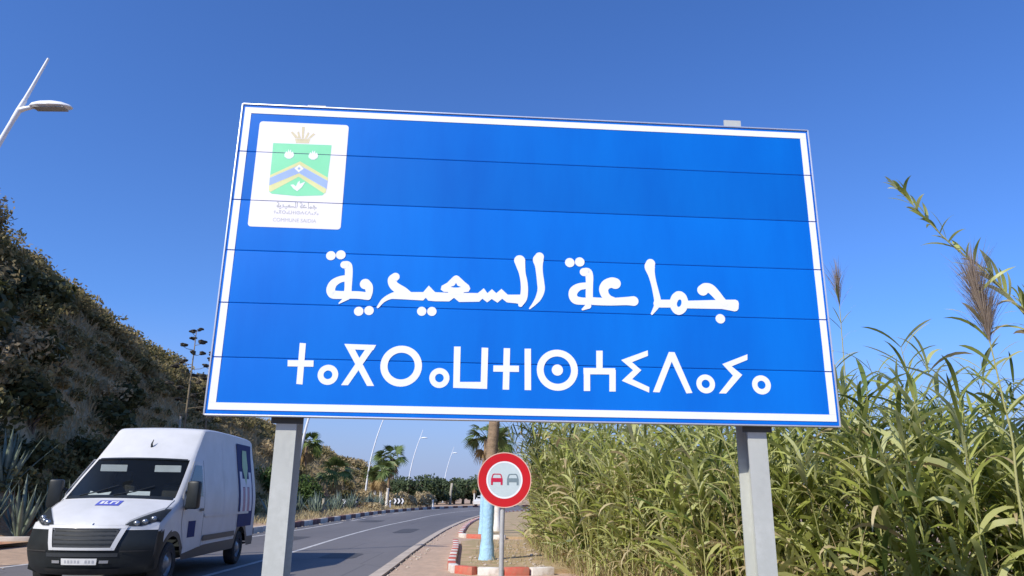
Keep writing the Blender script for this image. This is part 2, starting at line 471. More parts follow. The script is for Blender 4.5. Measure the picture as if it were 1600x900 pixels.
ROAD_L = [(-10.4, -30), (-10.35, -10), (-10.3, 8), (-10.2, 16), (-9.95, 22), (-9.75, 28), (-9.7, 35), (-9.9, 46), (-10.2, 56), (-10.0, 67), (-9.1, 78), (-7.6, 88), (-5.0, 98), (-1.0, 107), (6, 116), (20, 125), (50, 135)]
ROAD_R = [(-2.4, -30), (-2.45, -10), (-2.5, 8), (-2.62, 15), (-2.8, 21), (-2.95, 28), (-3.0, 35), (-2.85, 46), (-2.5, 55), (-2.0, 63), (-1.0, 70), (1.0, 78), (5, 86), (10, 92), (17, 98), (30, 103), (55, 108)]
RL, RR = catmull(ROAD_L, 8), catmull(ROAD_R, 8)
def strip(name, A, B, za, zb, mat):
    n = len(A); V = np.concatenate([np.c_[A, np.full(n, za)], np.c_[B, np.full(n, zb)]])
    i = np.arange(n - 1)
    return link(name, quad_mesh(name, V, np.stack([i, i + n, i + n + 1, i + 1], 1)), None, mat)
def offset(P, d):
    t = np.gradient(P, axis=0); t /= np.linalg.norm(t, axis=1)[:, None]
    return P + np.c_[t[:, 1], -t[:, 0]] * np.asarray(d).reshape(-1, 1)
road = tag(strip('road', RL, RR, 0, 0, 'asphalt'), 'grey asphalt road bending away to the right', 'road', kind='structure')

def painted(name, C, w, label):
    o = strip(name, offset(C, -w / 2), offset(C, w / 2), 0.005, 0.005, 'road_paint')
    o.parent = road
    return o
CL = catmull([(-5.45, -30), (-5.5, 0), (-5.6, 12), (-5.7, 20), (-6.05, 29), (-6.15, 38), (-5.95, 47), (-5.8, 57), (-5.1, 68), (-3.6, 79), (-1.2, 88), (3.2, 96), (9, 103), (19, 110), (35, 116)], 8)
painted('centre_line', CL, 0.13, '')
for (px_, py_, pw_, pl_, pr_) in ((-4.2, 19.5, .9, 1.7, .05), (-7.6, 26.5, 1.1, 2.6, -.04), (-4.4, 33.0, .8, 4.0, .03), (-7.9, 44, 1.2, 3.2, .05)):
    g = G(); N = 26
    g.add([(px_ + pw_ * .5 * math.copysign(abs(math.cos(2 * PI * k / N)) ** .35, math.cos(2 * PI * k / N)) * random.uniform(.94, 1.04), py_ + pl_ * .5 * math.copysign(abs(math.sin(2 * PI * k / N)) ** .35, math.sin(2 * PI * k / N)) * random.uniform(.95, 1.04), .0035) for k in range(N)], [tuple(range(N))])
    g.build('road_patch', 'tar', road, fix=False)
LL = catmull([(-10.15, -30), (-10.15, 8), (-10.1, 16), (-9.5, 22), (-9.05, 28), (-8.95, 35), (-9.1, 44), (-9.35, 55), (-9.1, 67), (-8.2, 78), (-6.6, 88), (-4.0, 98), (0, 106), (7, 114)], 8)
for a in range(0, len(LL) - 1, 6):
    seg = LL[a:a + (7 if a < 40 else 5)]
    if len(seg) > 2: painted('edge_line', seg, 0.14, '')

# concrete gutter and footpath on the right
GR = offset(RR, 0.26)
gut = G()
n = len(RR)
gut_A, gut_B = offset(RR, 0.0), offset(RR, 0.26)
V, F = [], []
for i in range(n):
    for q, z in ((gut_A[i], -0.02), (gut_A[i], 0.035), (gut_B[i], 0.055), (gut_B[i], -0.02)): V.append((q[0], q[1], z))
for i in range(n - 1):
    for k in range(3): F.append((i * 4 + k, i * 4 + k + 1, (i + 1) * 4 + k + 1, (i + 1) * 4 + k))
gut.add(V, F)
tag(gut.build('gutter', 'concrete'), 'worn concrete gutter edge along the right of the road', 'gutter', kind='structure')
PATH_R = offset(RR, 6.0)
tag(strip('footpath', offset(RR, 0.30), PATH_R, 0.012, 0.012, 'path'), 'sandy pinkish footpath between road and painted kerb', 'footpath', kind='structure')

def resample(P, step):
    P = np.asarray(P, float); d = np.r_[0, np.cumsum(np.hypot(*np.diff(P, axis=0).T))]
    s = np.arange(0, d[-1], step); return np.c_[np.interp(s, d, P[:, 0]), np.interp(s, d, P[:, 1])]

def kerb_block_mesh(L, w, h):
    g = G(); g.box(0.008, L - 0.008, 0, w, -0.05, h, 0.018); return g.mesh('kerb_block', angle=35)
def kerb(path, step, h, w, mats, run, parent, z=0.0, inner=1):
    P = resample(path, step)
    base = kerb_block_mesh(step, w * inner, h) if inner > 0 else kerb_block_mesh(step, w, h)
    meshes = []
    for m in mats:
        me = base.copy(); me.materials.append(MATS[m]); meshes.append(me)
    for i in range(len(P) - 1):
        d = P[i + 1] - P[i]; a = math.atan2(d[1], d[0])
        o = place('kerb_block', meshes[(i // run) % len(mats)], parent, (P[i][0], P[i][1], z + random.uniform(-.006, .006)), (0, 0, a + random.uniform(-.012, .012)), (np.hypot(*d) / step, 1, 1))

def fill(name, poly, z, mat, kind_label, cat, depth=0.4):
    g = G(); tr = tessellate_polygon([[Vector((x, y, 0)) for x, y in poly]])
    n = len(poly)
    g.add([(x, y, z) for x, y in poly] + [(x, y, z - depth) for x, y in poly], [tuple(t) for t in tr] + [(i, (i + 1) % n, n + (i + 1) % n, n + i) for i in range(n)])
    return tag(g.build(name, mat), kind_label, cat, kind='structure')

# near verge island on the right (palm and warning sign stand here)
near_path = [(-1.62, 24.6), (-1.42, 21.9), (-1.22, 18.2), (-1.10, 16.2), (-0.98, 15.55), (-0.70, 15.28), (-0.2, 15.22), (0.35, 15.3), (0.85, 15.5)]
near_path = catmull(near_path, 6)[:, :2]
nv = fill('verge', [tuple(q) for q in offset(near_path, -0.10)] + [(6, 17), (6, 26), (-1.2, 25.4)], 0.10, 'verge', 'raised sandy verge edged with red and white kerb', 'verge')
kerb(near_path[::-1], 0.50, 0.16, 0.17, ['kerb_white', 'kerb_red'], 1, nv, inner=-1)
far_path = catmull([(-0.1, 27.35), (-0.5, 27.42), (-1.0, 27.6), (-1.62, 28.1), (-1.75, 29.2), (-1.88, 33), (-1.98, 38), (-1.9, 46), (-1.5, 55), (-0.9, 63), (0.2, 70), (2.4, 77.5)], 7)
fv = fill('verge', [tuple(q) for q in offset(far_path, 0.10)] + [(9, 77), (9, 27)], 0.10, 'verge', 'far stretch of sandy verge edged with painted kerb', 'verge')
kerb(far_path, 0.75, 0.16, 0.17, ['kerb_white', 'kerb_red'], 1, fv, inner=-1)

# pavement on the left with its long kerb
left_path = catmull([(-26, 20.6), (-19, 21.0), (-14.6, 21.6), (-12.2, 22.9), (-10.75, 25.2), (-10.0, 28.5), (-9.78, 33), (-9.95, 40), (-10.15, 47), (-10.4, 57), (-10.2, 67), (-9.3, 78), (-7.8, 88), (-5.2, 98), (-1.2, 107.2), (5.8, 116.2), (20, 125.3)], 7)
pv = offset(left_path, -0.12)
pav_in = np.c_[np.minimum(pv[:, 0] - 3.5, -24), pv[:, 1] + 3.0]
pav_in[pv[:, 1] > 95] = pv[pv[:, 1] > 95] + np.array([-22, 14])
lp = tag(strip('pavement', pav_in, pv, 0.15, 0.15, 'sand'), 'sandy roadside pavement under the hill behind the left kerb', 'pavement', kind='structure')
kl = resample(left_path, 0.9)
kb = kerb_block_mesh(0.9, 0.2, 0.22)
km = []
for m in ('kerb_pale', 'kerb_pale', 'kerb_dark'):
    me = kb.copy(); me.materials.append(MATS[m]); km.append(me)
for i in range(len(kl) - 1):
    d = kl[i + 1] - kl[i]
    k = 0 if kl[i][1] < 26 else (2 if (i // 2) % 2 else 1)
    place('kerb_block', km[k], lp, (kl[i][0], kl[i][1], random.uniform(-.008, .008)), (0, 0, math.atan2(d[1], d[0])), (np.hypot(*d) / 0.9, 1, 1))

# ------------------------------------------------------------------ hill
HY = [-60, 0, 40, 44, 49, 54, 59, 67, 75, 92, 110, 127, 150, 181, 215]
HZ = [18.6, 17.7, 16.1, 15.1, 13.7, 12.2, 11.1, 10.1, 9.0, 8.3, 7.4, 5.8, 3.2, 1.1, .3]
def sm(t): t = min(max(t, 0), 1); return t * t * (3 - 2 * t)
def hill_z(x, y):
    hc = float(np.interp(y, HY, HZ))
    xf = -14.6 + 0.6 * math.sin(y * 0.11) - (2.0 * sm((24 - y) / 6.0))
    w = 15.4
    t = (xf - x) / w
    if t <= 0: return 0.0
    z = hc * (1 - (1 - t) ** 1.35) * sm(t / .24) ** .55 if t < 1.0 else hc * (1.0 - 0.006 * (t - 1) * w)
    k = min(t * 3, 1)
    return z + k * (1.5 * mnoise.noise(Vector((x * .04, y * .11, 4.2))) + 0.7 * fbm(x, y, 0.16) + 0.35 * fbm(x, y, 0.6, 3.1)) * min(1, hc / 5)
xs = np.concatenate([np.arange(-90, -36, 3.0), np.arange(-36, -13.4, 0.45)])
ys = np.concatenate([np.arange(-50, 14, 3.0), np.arange(14, 100, 0.6), np.arange(100, 215, 2.0)])
V = np.array([(x, y, 0.10 + hill_z(x, y)) for y in ys for x in xs])
nx, ny = len(xs), len(ys)
ii, jj = np.meshgrid(np.arange(ny - 1), np.arange(nx - 1), indexing='ij')
Q = np.stack([ii * nx + jj, ii * nx + jj + 1, (ii + 1) * nx + jj + 1, (ii + 1) * nx + jj], -1).reshape(-1, 4)
red = np.array([sm((2.3 - v[2]) / 1.4) * sm((46 - v[1]) / 12) * (0.6 + 0.4 * math.sin(v[1] * 1.7 + v[0])) for v in V])
red = np.maximum(red, np.array([0.65 * sm((2.6 - v[2]) / 1.2) * sm((v[1] - 60) / 10) * max(0, fbm(v[0], v[1], 0.25, 8)) * 2 for v in V]))
hill = link('hill', quad_mesh('hill', V, Q, tint=np.clip(red, 0, 1), smooth=True), None, 'hill_earth')
tag(hill, 'steep scrub covered hillside rising left of the road', 'hill', kind='structure')

# scrub on the slope
rng = np.random.default_rng(21)
SB = QG()
def scrub_at(q, x, y, R, n, leaf, tint, mi=0):
    z = 0.1 + hill_z(x, y)
    tint = min(.95, max(0, tint + .55 * fbm(x, y, .16, 5.0) + rng.normal(0, .10)))
    P, d = clump((x, y, z + R * 0.35), R, n, rng, 8, 0.8)
    V, Qd = cards(P, leaf, rng, d * 0.8, 1.0, 1.9)
    q.add(V, Qd, mi, np.clip(tint + rng.normal(0, 0.06, len(Qd)), 0, 1))
for k in range(1750):
    y = 18 + 125 * rng.random() ** 1.3
    x = -14.8 - 17.0 * rng.random() ** 0.95
    if y < 24 and x > -17.5: continue
    t = (-14.6 - x) / 15.4
    tan = 0.75 if (0.22 < t < 0.48 and rng.random() < 0.7) else (0.5 if rng.random() < 0.28 else 0.06)
    if y < 38 and t < 0.2: tan = 0.0
    if 0.14 < t < 0.52 and y > 30 and rng.random() < .78: continue
    R = (0.4 + 1.3 * rng.random() ** 2) * (0.8 if t < 0.2 else 1.0)
    dist = math.hypot(x, y)
    scrub_at(SB, x, y, R, int(270 * min(1.5, 40 / dist + .35)), 0.085 + dist * 0.0011, tan)
for k in range(560):                              # the steep upper face
    y = rng.uniform(30, 80); x = -20.0 - 11.0 * rng.random(); dist = math.hypot(x, y)
    scrub_at(SB, x, y, .38 + 1.0 * rng.random() ** 2.2, int(230 * min(1.4, 40 / dist + .3)), 0.085 + dist * 0.0011, 0.6 if rng.random() < .25 else 0.08)
n = 40000                                          # dry grass on the ledge and between the bushes
gy = rng.uniform(26, 95, n); gt = np.where(rng.random(n) < .6, rng.uniform(.12, .55, n), rng.uniform(.1, 1.0, n)); gx = -14.6 - gt * 15.4
gz = np.array([hill_z(a, b) for a, b in zip(gx, gy)]) + .08
V, Qd = blades(np.c_[gx, gy, gz], rng.uniform(0, 6.28, n), rng.uniform(.25, .75, n), rng.uniform(.6, 1.5, n), rng.uniform(.2, 1.4, n), rng.uniform(.03, .07, n), 3, rng)
SB.add(V, Qd, 0, np.repeat(rng.uniform(.6, 1.0, n), 3))
for k in range(230):                              # low growth on the bank behind the agaves
    y = rng.uniform(22.5, 46); x = -15.6 - 4.5 * rng.random()
    scrub_at(SB, x, y, rng.uniform(.25, .6), 150, 0.10, 0.45 if rng.random() < .35 else 0.0)
tag(link('scrub', SB.mesh('scrub'), None, 'scrub'), 'dry olive and brown scrub covering the hillside', 'scrub', kind='stuff')

ORD = ['first', 'second', 'third', 'fourth', 'fifth', 'sixth', 'seventh', 'eighth', 'ninth', 'tenth', 'eleventh', 'twelfth', 'thirteenth', 'fourteenth', 'fifteenth', 'sixteenth', 'seventeenth', 'eighteenth', 'nineteenth', 'twentieth', 'twenty-first', 'twenty-second', 'twenty-third']
# single shrubs that stand out on the ridge line and at the foot of the slope
shrub_meshes = []
for k in range(4):
    q = QG(); P, d = clump((0, 0, 0.75), 1.1, 620, rng, 9, 0.95); V, Qd = cards(P, 0.15, rng, d * 0.8)
    q.add(V, Qd, 0); me = q.mesh('crown'); me.materials.append(MATS['dark_leaf']); shrub_meshes.append(me)
g = G()
for a in range(4):
    w = a * 1.6 + 0.3; g.tube([(0, 0, -0.5), (0.1 * math.cos(w), 0.1 * math.sin(w), 0.2), (0.45 * math.cos(w), 0.45 * math.sin(w), 0.75)], [0.06, 0.045, 0.015], 6)
shrub_stem = g.mesh('stem'); shrub_stem.materials.append(MATS['bark'])
ridge = [(-29.6, 39.5, 0.8), (-29.4, 42, 0.7), (-29.8, 44.6, 0.9), (-29.2, 47.6, 0.7), (-29.6, 50.6, 0.8), (-29.3, 54, 0.8), (-29.5, 57.6, 0.65), (-29, 61.5, 0.8), (-29.2, 66, 0.75), (-28.8, 71, 0.8), (-29, 77, 0.8), (-28.4, 84, 0.8), (-27.8, 92, 0.9)]
for i, (x, y, s) in enumerate(ridge):
    t = thing('hill_shrub', 'dark rounded shrub on the ridge line against the sky, %s from the left' % ORD[i], 'shrub', (x, y, 0.1 + hill_z(x, y) - 0.15), random.uniform(0, 6), 'shrubs along the ridge of the hill')
    t.scale = (s, s, s)
    place('crown', shrub_meshes[i % 4], t); place('stem', shrub_stem, t)
foot = sorted([(-16.9, 23.6, 1.0), (-16.2, 25.4, 1.0), (-18.2, 28.3, 1.4), (-19.6, 26.4, 1.4), (-20.6, 30.6, 1.5), (-16.2, 33.4, 1.1), (-18.8, 36, 1.3), (-20.4, 23.6, 1.4), (-17.2, 26.6, 1.25), (-16.4, 29.2, 1.1), (-15.6, 31.5, 0.9), (-17.6, 33, 1.3), (-15.9, 35.6, 1.0), (-18.6, 24.8, 1.3), (-16.3, 39.5, 1.0), (-15.6, 43, 0.9)], key=lambda q: q[0] / q[1])
for i, (x, y, s) in enumerate(foot):
    t = thing('foot_shrub', 'dark bushy shrub at the foot of the hill, %s from the left' % ORD[i], 'shrub', (x, y, 0.1 + hill_z(x, y) - 0.1), random.uniform(0, 6), 'shrubs at the foot of the hill')
    t.scale = (s, s, s)
    place('crown', shrub_meshes[(i + 1) % 4], t); place('stem', shrub_stem, t)

# ================================================================== MUNICIPAL SIGN
LET = [('d',[('r',679,1033,31,0),('r',742,1041,31,0)]),
    ('l',[('s',[(769,974,25),(791,970,27),(801,937,25),(803,879,25),(805,822,23),(805,776,25)]),('s',[(803,885,21),(752,875,22),(711,847,26),(696,807,28),(708,776,28),(738,770,27),(808,772,25)]),('s',[(804,756,18),(781,736,11),(756,715,4)]),('s',[(808,772,25),(873,773,25),(925,768,25)]),('s',[(913,848,35),(934,832,28),(941,798,23),(935,763,21)])]),
    ('d',[('r',883,666,30,0)]),
    ('d',[('r',948,673,30,0)]),
    ('l',[('s',[(1103,904,27),(1084,883,29),(1093,849,29),(1121,826,31),(1158,805,31),(1195,780,27)]),('s',[(1195,779,26),(1118,779,25),(1075,769,18),(1033,741,13),(1002,697,7)]),('p',[(1183,803),(1287,806),(1321,851),(1364,808),(1455,807),(1641,811),(1679,845),(1703,812),(1732,840),(1761,814),(1794,844),(1836,806),(1920,809),(1921,745),(1887,750),(1831,754),(1800,778),(1770,750),(1732,774),(1703,750),(1671,774),(1651,753),(1521,747),(1487,774),(1457,749),(1367,747),(1322,750),(1305,769),(1289,750),(1185,753)],None),('p',[(1496,927),(1511,922),(1527,908),(1556,881),(1581,862),(1591,839),(1580,818),(1549,813),(1547,797),(1453,794),(1447,812),(1419,812),(1399,827),(1404,852),(1439,874),(1468,907),(1482,921)],[(1462,847),(1487,857),(1497,876),(1507,857),(1531,849),(1512,844),(1482,843)]),('s',[(1912,1043,37),(1921,999,29),(1931,952,22),(1942,894,23),(1945,836,24),(1938,783,24),(1920,741,15)])]),
    ('d',[('r',1283,678,30,0)]),
    ('d',[('r',1348,679,30,0)]),
    ('l',[('s',[(2044,1075,30),(2036,1051,36),(2040,1009,26),(2045,956,23),(2052,898,24),(2055,845,24),(2038,792,20),(2010,751,12),(1981,718,5)])]),
    ('d',[('r',2247,1041,32,0),('r',2314,1048,32,0)]),
    ('l',[('s',[(2341,978,28),(2367,978,28),(2377,946,26),(2376,881,24),(2374,812,24),(2377,785,21)]),('s',[(2368,886,22),(2310,876,24),(2273,848,29),(2265,813,28),(2283,785,28),(2325,778,25),(2377,780,24)]),('s',[(2366,747,20),(2329,722,7)]),('s',[(2377,781,26),(2449,779,26),(2522,780,26),(2617,787,28),(2669,789,33)]),('s',[(2549,906,38),(2526,911,36),(2489,896,33),(2471,863,31),(2479,826,28),(2502,800,26),(2533,787,25)])]),
    ('l',[('s',[(2794,1055,31),(2787,1026,35),(2797,975,24),(2809,918,20),(2820,862,21),(2830,795,23),(2821,758,18),(2789,707,8)]),('s',[(2829,777,27),(2877,778,27),(2932,780,27)]),('p',[(3036,787),(3035,774),(3032,762),(3027,750),(3022,739),(3015,729),(3007,721),(2998,714),(2989,709),(2980,706),(2970,704),(2960,705),(2951,708),(2942,712),(2934,719),(2928,727),(2922,736),(2917,747),(2914,758),(2912,771),(2912,783),(2914,796),(2916,809),(2921,821),(2926,832),(2933,842),(2941,850),(2950,857),(2959,863),(2969,866),(2978,867),(2988,866),(2997,864),(3006,859),(3014,853),(3021,845),(3027,835),(3031,824),(3035,812),(3036,800)],[(2991,784),(2988,774),(2983,766),(2976,760),(2970,758),(2964,760),(2961,765),(2959,773),(2960,783),(2964,793),(2969,802),(2975,808),(2982,810),(2987,808),(2991,802),(2992,794)]),('p',[(3022,802),(3284,817),(3360,820),(3376,812),(3381,795),(3376,758),(3365,743),(3348,739),(3313,745),(3263,753),(3019,750)],None),('s',[(3140,878,37),(3161,895,34),(3194,890,33),(3226,858,31),(3257,819,28),(3283,795,23)])]),
    ('d',[('r',3248,686,32,0)]),
    ('l',[('p',[(532,451),(534,193),(572,190),(570,449)],None),('p',[(471,301),(629,302),(627,342),(468,340)],None)]),
    ('l',[('r',722,254,63,27)]),
    ('l',[('p',[(809,450),(858,450),(1010,191),(967,190)],None),('p',[(1007,450),(958,450),(807,191),(850,192)],None),('p',[(809,452),(1007,450),(991,416),(830,418)],None)]),
    ('l',[('r',1171,320,130,85)]),
    ('l',[('r',1413,250,63,27)]),
    ('l',[('p',[(1498,453),(1540,454),(1542,228),(1673,231),(1674,451),(1716,450),(1714,188),(1501,190)],None)]),
    ('l',[('p',[(1815,451),(1812,186),(1853,186),(1856,451)],None),('p',[(1751,298),(1914,300),(1914,340),(1751,338)],None)]),
    ('l',[('p',[(1949,451),(1951,186),(1992,186),(1990,452)],None)]),
    ('l',[('r',2160,318,132,88),('r',2160,318,36,0)]),
    ('l',[('p',[(2413,450),(2411,325),(2452,326),(2455,451)],None),('p',[(2328,295),(2532,298),(2534,339),(2328,336)],None),('p',[(2330,323),(2328,188),(2369,189),(2371,324)],None),('p',[(2496,327),(2492,188),(2533,189),(2537,328)],None)]),
    ('l',[('p',[(2751,461),(2751,425),(2645,381),(2704,330),(2642,271),(2752,222),(2749,187),(2574,259),(2650,329),(2574,393)],None)]),
    ('l',[('p',[(2890,454),(2928,453),(3031,191),(2992,187),(2906,391),(2817,190),(2774,191)],None)]),
    ('l',[('r',3122,251,61,27)]),
    ('l',[('p',[(3413,452),(3410,415),(3302,370),(3368,315),(3252,192),(3205,192),(3306,309),(3240,383)],None)]),
    ('l',[('r',3491,253,62,27)])]
YAW = 0.07
sign = thing('municipal_sign', 'large blue sign with white Arabic and Tifinagh lettering on two steel posts', 'sign', (-1.859, 4.47, 0), YAW)
ZB, SW, SH = 1.957, 3.99, 2.10
for k in range(6):
    z0 = ZB + 0.35 * k; z1 = z0 + 0.35
    g = G(); b = 0.005
    # extruded plank: rolled lips at top and bottom, the joints recessed
    prof = [(0.030, z0 + .0003), (0.006, z0 + .0003), (0.0026, z0 + .0010), (0.0, z0 + b), (-0.0012, z0 + 0.06), (-0.0022, z0 + 0.17), (-0.0012, z1 - 0.06), (0.0, z1 - b), (0.0026, z1 - .0016), (0.006, z1 - .0010), (0.030, z1 - .0010)]
    n = len(prof)
    g.add([(0.006, y, z) for y, z in prof] + [(SW - 0.006, y, z) for y, z in prof],
          [(i, (i + 1) % n, n + (i + 1) % n, n + i) for i in range(n)] + [tuple(range(n)), tuple(range(2 * n - 1, n - 1, -1))])
    g.build('plank', 'sign_blue', sign, angle=25)
for x0, x1, z0, z1 in ((0, 0.006, ZB - .006, ZB + SH + .006), (SW - 0.006, SW, ZB - .006, ZB + SH + .006)):
    g = G(); g.box(x0 - (0.004 if x0 == 0 else -0.001), x1 + (0.004 if x0 > 0 else -0.001), -0.006, 0.058, z0, z1, 0.001); g.build('edge_channel', 'aluminium', sign, angle=30)
for z0, z1 in ((ZB - 0.009, ZB - 0.0005), (ZB + SH + 0.0005, ZB + SH + 0.009)):
    g = G(); g.box(0.004, SW - 0.004, -0.0062, 0.0585, z0, z1, 0.001); g.build('edge_channel', 'aluminium', sign, angle=30)
g = G()
for k in range(4): g.box(0.05, SW - 0.05, 0.034, 0.056, ZB + 0.12 + k * 0.6, ZB + 0.18 + k * 0.6)
g.build('back_rail', 'aluminium', sign)
# white border, cut at every joint on the upright sides
BI, BW = 0.020, 0.044
for z in (ZB + 0.026, ZB + SH - 0.02 - BW):
    g = G(); g.box(BI, SW - BI, -0.0042, 0.0, z, z + BW); g.build('border', 'sign_white', sign)
for x in (BI, SW - BI - BW):
    g = G()
    for k in range(6):
        z0 = ZB + 0.35 * k + 0.004; z1 = ZB + 0.35 * (k + 1) - 0.004
        if k == 0: z0 = ZB + 0.026 + BW + .0005
        if k == 5: z1 = ZB + SH - 0.02 - BW - .0005
        g.box(x, x + BW, -0.0041, 0.0, z0, z1)
    g.build('border', 'sign_white', sign)
def pieces_to(g, pieces, f, y0=-0.0032, y1=-0.0003, dy=0.00025, skip=None):
    """lettering pieces (discs, rings, outlines, brush strokes) as thin raised shapes"""
    k = 0
    for q in pieces:
        yy = y0 - dy * k; k += 1
        if q[0] == 'r':
            c, ro, ri = (q[1], q[2]), q[3], q[4]; N = 40
            pol = [f(c[0] + ro * math.cos(2 * PI * i / N), c[1] + ro * math.sin(2 * PI * i / N)) for i in range(N)]
            hol = [f(c[0] + ri * math.cos(2 * PI * i / N), c[1] + ri * math.sin(2 * PI * i / N)) for i in range(N)] if ri else None
            if hol:
                g.add([(a[0], yy, a[1]) for a in pol] + [(a[0], yy, a[1]) for a in hol], [(i, (i + 1) % N, N + (i + 1) % N, N + i) for i in range(N)])
                g.add([(a[0], yy, a[1]) for a in pol] + [(a[0], y1, a[1]) for a in pol], [(i, (i + 1) % N, N + (i + 1) % N, N + i) for i in range(N)])
                g.add([(a[0], yy, a[1]) for a in hol] + [(a[0], y1, a[1]) for a in hol], [(i, (i + 1) % N, N + (i + 1) % N, N + i) for i in range(N)])
            else: g.prism(pol, yy, y1)
        elif q[0] == 'p':
            g.prism([f(*a) for a in q[1]], yy, y1, [f(*a) for a in q[2]] if q[2] else None)
        else:
            S = catmull(q[1], 7); S = S[:, :3]
            t = np.gradient(S[:, :2], axis=0); t /= np.linalg.norm(t, axis=1)[:, None] + 1e-9
            nn = np.c_[-t[:, 1], t[:, 0]] * np.maximum(S[:, 2:3], 2)
            A, B = S[:, :2] + nn, S[:, :2] - nn; m = len(S)
            pa = [f(*a) for a in A]; pb = [f(*a) for a in B]
            g.add([(a[0], yy, a[1]) for a in pa] + [(a[0], yy, a[1]) for a in pb], [(i, i + 1, m + i + 1, m + i) for i in range(m - 1)])
            for e, j in ((S[0], 1), (S[-1], 2)):
                N = 20
                g.prism([f(e[0] + e[2] * math.cos(2 * PI * i / N), e[1] + e[2] * math.sin(2 * PI * i / N)) for i in range(N)], yy - 0.00010 * j, y1)
for kind, pieces in LET:
    g = G()
    pieces_to(g, pieces, lambda x, z: (x / 1000, ZB + z / 1000))
    g.build('letter_dot' if kind == 'd' else 'letter', 'sign_white', sign, fix=False)

# emblem plaque
plq = []
X0, X1, Z0, Z1 = 0.128, 0.727, ZB + 1.215, ZB + 1.978
for z0, z1 in ((Z0, ZB + 1.4 - .003), (ZB + 1.4 + .002, ZB + 1.75 - .003), (ZB + 1.75 + .002, Z1)):
    R = 0.022
    pol = []
    def corner(cx, cz, a0):
        return [(cx + R * math.cos(a0 + k * PI / 12), cz + R * math.sin(a0 + k * PI / 12)) for k in range(7)]
    pol += corner(X0 + R, z0 + R, PI) if z0 == Z0 else [(X0, z0)]
    pol += corner(X1 - R, z0 + R, 1.5 * PI) if z0 == Z0 else [(X1, z0)]
    pol += corner(X1 - R, z1 - R, 0) if z1 == Z1 else [(X1, z1)]
    pol += corner(X0 + R, z1 - R, 0.5 * PI) if z1 == Z1 else [(X0, z1)]
    g = G(); g.prism(pol, -0.0036, -0.0002); plq.append(g.build('emblem_plaque', 'plaque_white', sign))
em = plq[1]
def flat(name, mat, polys, y, parent=em):
    g = G()
    for p_ in polys: g.prism([(x / 1000, ZB + z / 1000) for x, z in p_], -0.0036 - y, -0.0030)
    return g.build(name, mat, parent)
flat('shield', 'emblem_green', [[(234, 1752), (232, 1819), (622, 1822), (621, 1752)], [(234, 1747), (621, 1747), (612, 1500), (606, 1470), (590, 1452), (425, 1440), (260, 1450), (243, 1462), (237, 1490)]], .0006)
flat('yellow_chevron', 'emblem_yellow', [[(235, 1582), (423, 1692), (618, 1580), (611, 1476), (600, 1466), (424, 1580), (250, 1462), (238, 1474)]], .0010)
flat('blue_chevron', 'emblem_blue', [[(235, 1562), (421, 1664), (616, 1558), (613, 1500), (424, 1606), (237, 1508)]], .0014)
flat('diamond', 'sign_white', [[(390, 1639), (421, 1667), (452, 1639), (421, 1611)]], .0018)
flat('diamond_dot', 'emblem_blue', [[(421 + 9 * math.cos(k * PI / 5), 1639 + 9 * math.sin(k * PI / 5)) for k in range(10)]], .0021)
for cx in (347, 507):
    flat('shell', 'sign_white', [[(cx - 30, 1722), (cx - 32, 1738), (cx - 22, 1762), (cx - 12, 1752), (cx - 8, 1778), (cx, 1758), (cx + 8, 1778), (cx + 12, 1752), (cx + 22, 1762), (cx + 32, 1738), (cx + 28, 1722), (cx + 10, 1708), (cx - 10, 1708)]], .0018)
flat('dove', 'sign_white', [[(375, 1518), (395, 1522), (412, 1508), (422, 1538), (434, 1552), (436, 1528), (470, 1545), (452, 1505), (424, 1475), (400, 1490)]], .0018)
g = G()
crown_p = [[(382, 1826), (470, 1828), (476, 1860), (374, 1858)], [(374, 1862), (340, 1905), (352, 1912), (386, 1880), (398, 1862)], [(396, 1862), (384, 1906), (396, 1916), (414, 1862)], [(418, 1862), (412, 1950), (432, 1950), (432, 1862)], [(436, 1862), (456, 1914), (468, 1902), (452, 1862)], [(456, 1862), (492, 1906), (508, 1898), (476, 1864)]]
flat('crown', 'emblem_gold', crown_p, .0006, plq[2])
# the three caption lines under the shield: the same words again, very small
ar = [p for p in LET[:17]]
def caption(pieces_list, x0, x1, z0, z1, minx, maxx, minz, maxz):
    g = G()
    for kind, pcs in pieces_list:
        pieces_to(g, pcs, lambda x, z: (x0 + (x - minx) / (maxx - minx) * (x1 - x0), z0 + (z - minz) / (maxz - minz) * (z1 - z0)), -0.0042, -0.0034, 0.00003)
    return g.build('caption', 'caption_grey', plq[0], fix=False)
n_ar = next(i for i, (k, p) in enumerate(LET) if i > 5 and p[0][0] == 'p' and len(p) == 2 and len(p[0][1]) == 4)
caption(LET[:n_ar], 0.302, 0.555, ZB + 1.345, ZB + 1.392, 690, 3320, 650, 1040)
caption(LET[n_ar:], 0.285, 0.575, ZB + 1.302, ZB + 1.334, 480, 3540, 90, 440)
fc = bpy.data.curves.new('caption', 'FONT'); fc.body = 'COMMUNE SAIDIA'; fc.size = 0.036; fc.fill_mode = 'FRONT'
fo = bpy.data.objects.new('caption_text', fc); COL.objects.link(fo)
bpy.context.view_layer.update()
fm = bpy.data.meshes.new_from_object(fo.evaluated_get(bpy.context.evaluated_depsgraph_get()))
bpy.data.objects.remove(fo, do_unlink=True)
xs_ = [v.co.x for v in fm.vertices]; wtxt = max(xs_) - min(xs_)
for v in fm.vertices: v.co = (0.285 + (v.co.x - min(xs_)) * 0.28 / wtxt, -0.0042, ZB + 1.256 + v.co.y)
fm.materials.clear(); link('caption', fm, plq[0], 'caption_grey')

